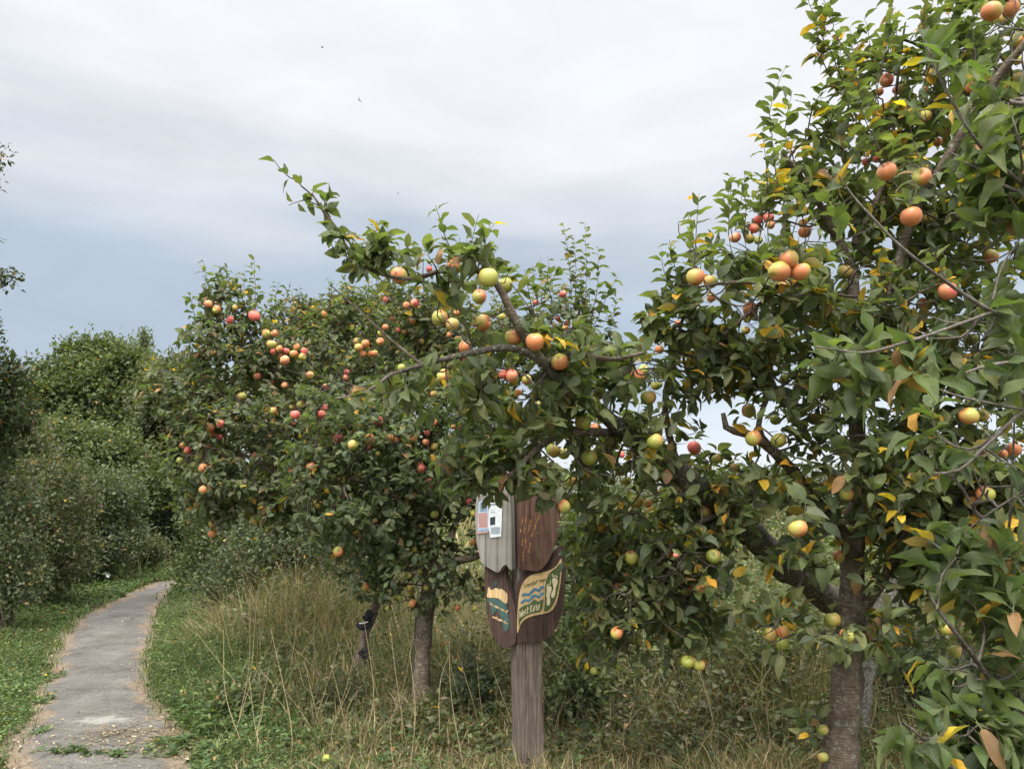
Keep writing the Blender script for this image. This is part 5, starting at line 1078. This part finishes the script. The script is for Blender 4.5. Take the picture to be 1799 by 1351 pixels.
def stroke(pl, pts, w, lift):
    """painted brush line as a thin raised ribbon: returns verts, quads. w in photograph pixels"""
    P = catmull(np.array([(x, y, 0.) for x, y in pts]), 1.2 if len(pts) > 2 else 3)[:, :2]
    t = np.gradient(P, axis=0) if len(P) > 1 else np.array([[1, 0]]); t = t / np.maximum(np.linalg.norm(t, axis=1, keepdims=True), 1e-6); nn = np.stack([-t[:, 1], t[:, 0]], 1) * w / 2
    V = []
    for a, b in zip(P - nn, P + nn): V += [pl(*a, lift), pl(*b, lift), pl(*b, lift - .0025), pl(*a, lift - .0025)]
    Q = []
    for i in range(len(P) - 1):
        a = i * 4; Q += [(a, a + 4, a + 5, a + 1), (a + 1, a + 5, a + 6, a + 2), (a + 4, a, a + 3, a + 7)]
    return V, Q
def strokes(name, pl, lines, w, lift, mat, parent):
    V, Q = [], []
    for ln in lines:
        v, q = stroke(pl, ln, w, lift); Q += [tuple(i + len(V) for i in f) for f in q]; V += v
    return faces_mesh(name, V, Q, mat, parent, smooth=False)
Zc = lambda X, Y_: (840 + X / 7.95, 980 + Y_ / 7.95)
def zl(l): return [Zc(*p) for p in l]
PR1 = Plane(909, 4.47, YAW, .012)         # lower right board, against the wide face
PR2 = Plane(909, 4.47, YAW, .032)
PL1 = Plane(907, 4.46, R(180 - 38), 0); PL1.u = -PL1.u; PL1.n = np.array([-math.sin(R(38)), -math.cos(R(38)), 0]); PL1.o = at(907, 1000, 4.45)
PL2 = Plane(907, 4.46, 0); PL2.n = PL1.n.copy(); PL2.o = PL1.o + PL2.n * .035

lr = board('lower_right_panel', PR1, [(909, 1130), (918, 1127), (933, 1130), (953, 1126), (968, 1115), (980, 1096), (990, 1062), (993.5, 1018), (994.5, 975), (992.5, 948), (985, 957), (972, 972), (958, 985), (940, 993), (925, 1002), (913, 1016), (908.5, 1040), (907, 1080)], .03, M_brown, sp)
ll = board('lower_left_panel', PL1, [(886, 994), (870, 990), (853, 992), (852, 1020), (853, 1050), (858, 1090), (865, 1114), (874, 1129), (888, 1138), (900, 1133), (906, 1126), (906.5, 1085), (903, 1062), (893, 1030), (889, 1014)], .03, M_brown, sp)
ur = board('upper_right_panel', PR2, [(911.5, 985), (913, 999), (928, 1001.5), (945, 1003), (955, 996), (966, 980), (978, 949), (982, 927), (985, 895), (982, 862), (973, 832), (958, 808), (940, 795), (925, 800), (914, 825), (911, 870)], .035, M_red, sp)
ul = board('upper_left_panel', PL2, [(899, 1001), (895, 999), (889, 992), (883, 995), (876, 1005), (868, 1003), (858, 997), (847, 989), (841, 970), (837, 950), (834.5, 915), (836, 882), (842, 862), (855, 845), (872, 830), (886, 828), (893, 845), (897, 890), (898, 940), (899, 985)], .035, M_greyb, sp, label='bleached grey upper left panel with pinned notices')
# logo panel
lg = board('logo_plate', PR1, zl([(1165, 10), (1160, 250), (1130, 480), (1080, 660), (1010, 742), (930, 775), (750, 812), (650, 862), (592, 930), (560, 1030), (547, 1040), (542, 960), (548, 800), (565, 600), (590, 450), (640, 330), (740, 240), (900, 200), (1030, 160), (1110, 95)]), .004, M_ochre, lr, lift=.0035)
board('green_field', PR1, zl([(1145, 85), (1140, 280), (1105, 490), (1045, 650), (985, 728), (925, 740), (932, 600), (935, 400), (960, 290), (1010, 195), (1085, 140)]), .003, M_green, lr, lift=.0058)
board('green_field', PR1, zl([(573, 720), (650, 660), (720, 640), (780, 580), (820, 595), (850, 605), (912, 572), (902, 650), (878, 738), (750, 772), (650, 820), (592, 885), (572, 960), (568, 850)]), .003, M_green, lr, lift=.0058)
strokes('wave_mark', PR1, [zl([(612, 525), (650, 505), (715, 508), (760, 455), (800, 435), (850, 455), (885, 408), (922, 412)])], 4.6, .0056, M_blue, lr)
strokes('wave_mark', PR1, [zl([(600, 635), (650, 590), (715, 592), (760, 540), (805, 522), (850, 545), (890, 495), (915, 498)])], 4.6, .0056, M_blue, lr)
board('footprint_mark', PR1, zl([(958, 470), (965, 415), (992, 392), (1022, 405), (1022, 460), (1002, 530), (1008, 610), (995, 655), (972, 662), (960, 630), (962, 560), (950, 520)]), .003, M_cream, lr, lift=.0082)
board('footprint_mark', PR1, zl([(1032, 310), (1055, 280), (1095, 288), (1112, 330), (1095, 390), (1082, 440), (1078, 500), (1060, 545), (1035, 555), (1020, 530), (1030, 480), (1052, 440), (1048, 380)]), .003, M_cream, lr, lift=.0082)
toes = [zl([(1000, 318), (1008, 318), (1012, 372)]), zl([(985, 355), (992, 385)]), zl([(968, 365), (978, 395)]), zl([(955, 385), (965, 405)]), zl([(950, 408), (958, 420)]), zl([(1035, 220), (1043, 250), (1048, 270)]), zl([(1062, 240), (1066, 262)]), zl([(1078, 240), (1080, 262)]), zl([(1094, 245), (1093, 268)]), zl([(1108, 258), (1104, 278)])]
strokes('toe_marks', PR1, toes, 1.3, .0082, M_cream, lr)

# brush lettering : single-stroke glyphs on a unit box (x right, y up)
G = {'t': (.6, [[(.3, 1), (.3, .1), (.45, 0)], [(.05, .68), (.58, .68)]]), 'r': (.55, [[(.12, .65), (.12, 0)], [(.12, .42), (.3, .62), (.5, .6)]]), 'a': (.65, [[(.5, .62), (.2, .6), (.1, .3), (.25, 0), (.5, .12)], [(.52, .65), (.52, 0)]]),
     'n': (.65, [[(.12, .65), (.12, 0)], [(.12, .45), (.32, .65), (.5, .5), (.5, 0)]]), 's': (.55, [[(.48, .6), (.22, .65), (.12, .48), (.42, .25), (.4, .03), (.08, .03)]]), 'i': (.32, [[(.15, .62), (.15, 0)], [(.15, .85), (.15, .93)]]),
     'o': (.62, [[(.3, .65), (.08, .35), (.3, 0), (.54, .3), (.3, .65)]]), 'w': (.8, [[(.05, .65), (.2, 0), (.38, .5), (.55, 0), (.72, .65)]]), 'W': (.95, [[(.04, .95), (.22, 0), (.45, .7), (.66, 0), (.88, .95)]]), 'e': (.6, [[(.1, .33), (.5, .36), (.42, .62), (.18, .6), (.08, .25), (.25, 0), (.52, .08)]]),
     'K': (.75, [[(.12, 1), (.12, 0)], [(.6, .98), (.14, .45)], [(.2, .5), (.65, 0)]]), 'b': (.62, [[(.12, 1), (.12, 0)], [(.12, .5), (.35, .62), (.52, .3), (.3, 0), (.12, .08)]]), 'y': (.62, [[(.08, .65), (.3, .15)], [(.56, .68), (.3, .1), (.12, -.25)]]),
     'l': (.3, [[(.15, 1), (.15, 0)]]), 'f': (.5, [[(.45, .95), (.25, .95), (.22, .6), (.22, 0)], [(.05, .6), (.42, .6)]]), 'd': (.62, [[(.5, 1), (.5, 0)], [(.5, .5), (.25, .62), (.08, .3), (.28, 0), (.5, .1)]]), 'c': (.55, [[(.48, .58), (.2, .6), (.08, .3), (.25, 0), (.5, .08)]]),
     'm': (.85, [[(.1, .65), (.1, 0)], [(.1, .5), (.28, .65), (.4, .5), (.4, 0)], [(.4, .5), (.58, .65), (.7, .5), (.7, 0)]]), 'u': (.62, [[(.1, .65), (.12, .1), (.35, 0), (.5, .2)], [(.5, .65), (.5, 0)]]), 'g': (.62, [[(.5, .6), (.2, .62), (.08, .35), (.28, .1), (.5, .2)], [(.5, .65), (.48, -.2), (.15, -.25)]]), 'h': (.62, [[(.1, 1), (.1, 0)], [(.1, .45), (.3, .62), (.5, .45), (.5, 0)]]), ' ': (.4, [])}
def lettering(name, pl, text, quad, w, lift, mat, parent, wob=.04, seed=1):
    """quad: bl, br, tr, tl in photograph pixels; text laid over it"""
    rg = np.random.default_rng(seed); tot = sum(G[c][0] for c in text); x = 0; lines = []; bl, br, tr, tl = [np.array(q, float) for q in quad]
    for c in text:
        wd, ss = G[c]; dy = rg.normal(0, wob)
        for s_ in ss:
            ln = []
            for a, b in s_:
                u = (x + a) / tot; v = b + dy; lo = bl + (br - bl) * u; hi = tl + (tr - tl) * u; ln.append(tuple(lo + (hi - lo) * v))
            lines.append(ln)
        x += wd
    return strokes(name, pl, lines, w, lift, mat, parent)
lettering('lettering', PR1, 'transition town', [Zc(640, 418), Zc(945, 312), Zc(945, 262), Zc(625, 360)], .8, .0056, M_green, lr, .08, 3)
lettering('lettering', PR1, 'West Kirby', [Zc(572, 835), Zc(868, 700), Zc(862, 606), Zc(578, 730)], 1.15, .0082, M_cream, lr, .06, 4)
# lower left panel: ochre sole and teal footprint with faded stripes of lettering
board('painted_sole', PL1, zl([(132, 480), (140, 410), (158, 415), (170, 442), (215, 440), (232, 418), (270, 425), (298, 442), (322, 428), (372, 472), (402, 500), (408, 590), (388, 635), (330, 598), (268, 558), (132, 548)]), .004, M_ochre, ll, lift=.0035)
board('painted_foot', PL1, zl([(133, 562), (268, 572), (338, 612), (385, 650), (400, 740), (430, 850), (430, 950), (402, 1022), (368, 1012), (345, 950), (328, 880), (305, 800), (285, 742), (250, 735), (215, 780), (192, 780), (172, 665), (140, 630)]), .004, M_teal, ll, lift=.0035)
strokes('toe_marks', PL1, [zl([(240, 320), (232, 360), (240, 400)]), zl([(205, 380), (200, 430)]), zl([(285, 390), (290, 430)]), zl([(255, 345), (262, 370)])], 2.2, .0035, M_teal, ll)
def scrawl(name, pl, a, b, h, w, lift, mat, parent, seed):
    """worn, unreadable carved lettering: short uneven strokes along a baseline a-b"""
    rg = np.random.default_rng(seed); a = np.array(a, float); b = np.array(b, float); L = np.linalg.norm(b - a); d = (b - a) / L; nn = np.array([d[1], -d[0]]); n = int(L / (h * .42)); ln = []
    for i in range(n):
        if rg.uniform() < .14: continue
        p = a + d * (i + .5) * L / n; k = rg.integers(4); hh = h * rg.uniform(.7, 1.15)
        if k == 0: ln.append([tuple(p), tuple(p + nn * hh)])
        elif k == 1: ln.append([tuple(p), tuple(p + nn * hh * .6 + d * h * .12), tuple(p + d * h * .3)])
        elif k == 2: ln.append([tuple(p + nn * hh * .6), tuple(p + nn * hh * .1 + d * h * .1), tuple(p + nn * hh * .5 + d * h * .3)])
        else: ln.append([tuple(p), tuple(p + nn * hh * .5), tuple(p + nn * hh * .45 + d * h * .3)])
    return strokes(name, pl, ln, w, lift, mat, parent)
scrawl('lettering', PL1, Zc(160, 650), Zc(300, 715), 5, 1.3, .0062, M_ochre, ll, 5); scrawl('lettering', PL1, Zc(300, 715), Zc(420, 775), 5, 1.3, .0062, M_ochre, ll, 6); scrawl('lettering', PL1, Zc(190, 830), Zc(330, 890), 5.5, 1.5, .0062, M_ochre, ll, 7); scrawl('lettering', PL1, Zc(345, 895), Zc(395, 925), 5, 1.3, .0062, M_ochre, ll, 8)
# upper right panel
Zu = lambda X, Y_: (825 + X / 9.006, 860 + Y_ / 9.006)
for i, (a, b, h) in enumerate((((850, 1130), (905, 770), 5), ((950, 1000), (972, 840), 4), ((990, 750), (1125, 370), 4.5), ((935, 680), (980, 470), 4), ((865, 690), (882, 600), 3.5), ((830, 560), (852, 450), 3.5), ((835, 890), (850, 790), 3.5), ((810, 680), (820, 625), 3), ((890, 530), (902, 440), 3), ((1000, 410), (1010, 350), 4))):
    txt = {1: 'food', 3: 'locally'}.get(i)
    A, B = np.array(Zu(*a)), np.array(Zu(*b)); d = B - A; nn = np.array([d[1], -d[0]]) / np.linalg.norm(d) * h * .7
    if txt: lettering('lettering', PR2, txt, [tuple(A), tuple(B), tuple(B + nn), tuple(A + nn)], .75, .003, M_orange, ur, .03, i)
    else: scrawl('lettering', PR2, A, B, h * .7, .75, .003, M_orange, ur, 20 + i)
for q in ([(1070, 900), (1095, 960), (1108, 1060), (1098, 1105), (1078, 1030), (1066, 950)], [(1205, 650), (1222, 632), (1210, 690), (1192, 705)], [(1225, 650), (1245, 660), (1262, 700), (1245, 700)], [(1070, 680), (1090, 665), (1105, 685), (1090, 708), (1072, 700)], [(1050, 905), (1062, 910), (1048, 945), (1040, 940)]):
    board('painted_leaf', PR2, [Zu(*p) for p in q], .003, M_green, ur, lift=.003, smooth_n=2)
for i, (x, y) in enumerate(((944, 824), (950, 822.5), (957, 821.5), (963, 823))):
    strokes('carved_mark', PR2, [[(x, y + 2.5), (x, y - 1.5), (x + 2.4, y - 1.5), (x + 2.4, y + 2.3)] if i % 2 else [(x, y + 2.5), (x + .3, y - 1.5), (x + 2.4, y + 2)]], .8, .003, M_cream, ur)
# notices pinned to the grey panel (things of their own would be paper; they are fixed to the board)
nb = board('blue_and_red_notice', PL2, [Zu(142, 200), Zu(232, 148), Zu(292, 200), Zu(298, 690), Zu(130, 695)], .0015, M_paleb, ul, lift=.004, smooth_n=1)
board('printed_block', PL2, [Zu(160, 215), Zu(232, 165), Zu(275, 215), Zu(272, 340), Zu(158, 350)], .001, M_pblue, ul, lift=.0055, smooth_n=1)
board('printed_block', PL2, [Zu(145, 375), Zu(275, 365), Zu(282, 595), Zu(142, 605)], .001, M_pred, ul, lift=.0055, smooth_n=1)
board('printed_block', PL2, [Zu(142, 628), Zu(285, 615), Zu(288, 655), Zu(142, 665)], .001, M_pblue, ul, lift=.0055, smooth_n=1)
board('printed_block', PL2, [Zu(108, 680), Zu(295, 658), Zu(297, 680), Zu(112, 706)], .001, M_pred, ul, lift=.0058, smooth_n=1)
board('white_notice', PL2, [Zu(312, 215), Zu(400, 195), Zu(515, 185), Zu(508, 500), Zu(498, 742), Zu(330, 760), Zu(296, 590), Zu(300, 350)], .0015, M_paper, ul, lift=.006, smooth_n=1)
board('printed_photo', PL2, [Zu(325, 440), Zu(405, 425), Zu(402, 552), Zu(322, 562)], .001, M_ink, ul, lift=.0075, smooth_n=1)
strokes('printed_line', PL2, [[Zu(320, 240), Zu(435, 225)]], 1.6, .0085, M_teal, ul)
strokes('printed_line', PL2, [[Zu(330, 322), Zu(360, 318)], [Zu(385, 312), Zu(400, 310)], [Zu(320, 362), Zu(400, 350)]] + [[Zu(335, 600 + 16 * i), Zu(470 + (i % 3) * 8, 590 + 16 * i)] for i in range(7)], .45, .0085, M_pblue, ul)
strokes('lettering', PL2, [[Zu(175, 240 + 26 * i), Zu(255 - (i % 2) * 14, 235 + 26 * i)] for i in range(4)] + [[Zu(165, 410 + 36 * i), Zu(258 - (i % 3) * 16, 404 + 36 * i)] for i in range(5)], .6, .0075, M_paleb, ul)

# ================================================================== small things
# support stake beside the straight brown trunk
b = gbase(727, 5.75); st = Tree('tree_stake', b, 'thin dark wooden stake standing close behind the straight brown apple trunk', 'stake')
tubes('tree_stake_body', [(np.array([b + (0, 0, -.1), b + (.02, 0, .4), at(737, 1060, 5.75)]), np.array([.032, .031, .03]))], M_twig, st.e, 7).name = 'pole'
# black rubber tie and strap round the small leaning trunk
M_rubber = paint_mat('black_rubber', (.022, .021, .022), .4, 20, rough=.9)
def ribbon(name, pts, w, th, mat, parent):
    P = catmull(np.array(pts), .015)[:, :3]; t = norm(np.gradient(P, axis=0)); s = norm(np.cross(t, np.array([0, 1., 0]))) * w / 2; n = norm(np.cross(t, s)) * th / 2
    V = np.stack([P - s - n, P + s - n, P + s + n, P - s + n], 1).reshape(-1, 3); m = len(P); Fc = []
    for i in range(m - 1):
        for k in range(4): Fc.append((i * 4 + k, i * 4 + (k + 1) % 4, i * 4 + 4 + (k + 1) % 4, i * 4 + 4 + k))
    Fc += [(3, 2, 1, 0), tuple(range(4 * m - 4, 4 * m))]
    return faces_mesh(name, V, Fc, mat, parent)
tie = empty('tree_tie', tuple(at(645, 1150, 6.28)), 'black rubber strap hanging from the crooked small leaning trunk', 'tree tie')
ribbon('strap', [at(636, 1145, 6.3), at(641, 1142, 6.26), at(645, 1155, 6.26), at(648, 1172, 6.26), at(653, 1188, 6.28), at(656, 1193, 6.3)], .028, .008, M_rubber, tie)
ribbon('band', [at(635, 1152, 6.38), at(636, 1149, 6.31), at(640, 1147, 6.3), at(645, 1148, 6.31), at(647, 1150, 6.38)], .07, .008, M_rubber, tie)
tie2 = empty('tree_tie', tuple(at(640, 1097, 6.3)), 'curled black rubber tie with pale rim sticking out left of the small leaning trunk', 'tree tie')
ribbon('band', [at(652, 1094, 6.33), at(644, 1100, 6.28), at(636, 1102, 6.26), at(630, 1098, 6.27), at(629, 1094, 6.3)], .045, .008, M_rubber, tie2)
ribbon('rim', [at(646, 1092, 6.29), at(638, 1094.5, 6.26), at(631, 1094.5, 6.27)], .008, .01, M_paper, tie2)
ribbon('strap', [at(651, 1072, 6.33), at(646, 1080, 6.3), at(646, 1090, 6.31)], .05, .008, M_rubber, tie2)

# windfalls
for px, py, k, s_, lab in ((320, 1222, 'g', 1.0, 'pale green windfall apple lying on the grass right of the path'), (574, 1341, 'g', .75, 'small yellow-green windfall in the dry grass at the bottom, left of the brown trunk')):
    w = ground_at(px, py, .05); o = apple_copy(k, 1); o.name = 'fallen_apple'; o.location = (w[0], w[1], float(gh(w[0], w[1])) + .055); o.rotation_euler = (1.1, .4, px); o.scale = (s_,) * 3; tagp(o, lab, 'apple', 'windfall apples')
# small white bindweed flowers on the left verge
M_white = paint_mat('white_petal', (.8, .8, .78), .05)
for px, py, Y, lab in ((190, 1010, 12.0, 'small white bindweed flower in the bank left of the path'), (301, 998, 15.6, 'small white bindweed flower beside the bend of the path')):
    c = at(px, py, Y); V = [(0, .03, 0)]; m = 20
    for k in range(m): rr = .035 * (1 + .12 * math.cos(5 * k * 2 * math.pi / m)); V.append((rr * math.cos(k * 2 * math.pi / m), 0, rr * math.sin(k * 2 * math.pi / m)))
    for k in range(m): V.append((.018 * math.cos(k * 2 * math.pi / m), .018, .018 * math.sin(k * 2 * math.pi / m)))
    Fc = [(1 + k, 1 + (k + 1) % m, 1 + m + (k + 1) % m, 1 + m + k) for k in range(m)] + [(1 + m + k, 1 + m + (k + 1) % m, 0) for k in range(m)]
    o = faces_mesh('bindweed_flower', V, Fc, M_white); o.location = c; tagp(o, lab, 'flower', 'bindweed flowers')
# birds high against the cloud
M_bird = paint_mat('dark_feathers', (.05, .045, .045), .2)
for px, py, tilt, lab in ((566, 84, .25, 'tiny dark bird highest in the sky, left of centre'), (631, 177, -.35, 'tiny dark bird below the highest one, wings raised'), (699, 340, .1, 'faintest tiny bird low in the sky above the middle tree')):
    Y = 70 if py < 200 else 110; c = at(px, py, Y); V, Fc = [], []
    body = [(-.16, .002), (-.12, .02), (-.04, .035), (.05, .035), (.10, .025), (.13, .028), (.16, .006)]
    for x, r in body:
        for k in range(8): V.append((x, r * math.cos(k * .785), r * math.sin(k * .785)))
    for i in range(len(body) - 1):
        for k in range(8): Fc.append((i * 8 + k, i * 8 + (k + 1) % 8, i * 8 + 8 + (k + 1) % 8, i * 8 + 8 + k))
    for sgn in (-1, 1):
        b0 = len(V)
        for s_, (x0, x1, z) in ((.02, (-.04, .06, .02)), (.12, (-.03, .07, .09)), (.22, (-.05, .03, .10)), (.32, (-.10, -.07, .08))):
            V += [(x0, sgn * s_, z), (x1, sgn * s_, z), (x1, sgn * s_, z + .006), (x0, sgn * s_, z + .006)]
        for i in range(3):
            for k in range(4): a = b0 + i * 4; Fc.append((a + k, a + (k + 1) % 4, a + 4 + (k + 1) % 4, a + 4 + k))
    b0 = len(V); V += [(-.13, -.01, 0), (-.13, .01, 0), (-.24, .04, 0), (-.24, -.04, 0), (-.13, 0, .012)]; Fc += [(b0, b0 + 1, b0 + 2, b0 + 3), (b0, b0 + 3, b0 + 4), (b0 + 1, b0 + 4, b0 + 2)]
    o = faces_mesh('bird', V, Fc, M_bird); o.location = c; o.rotation_euler = (.5, tilt, .3 if tilt > 0 else 2.6); tagp(o, lab, 'bird', 'birds in flight')
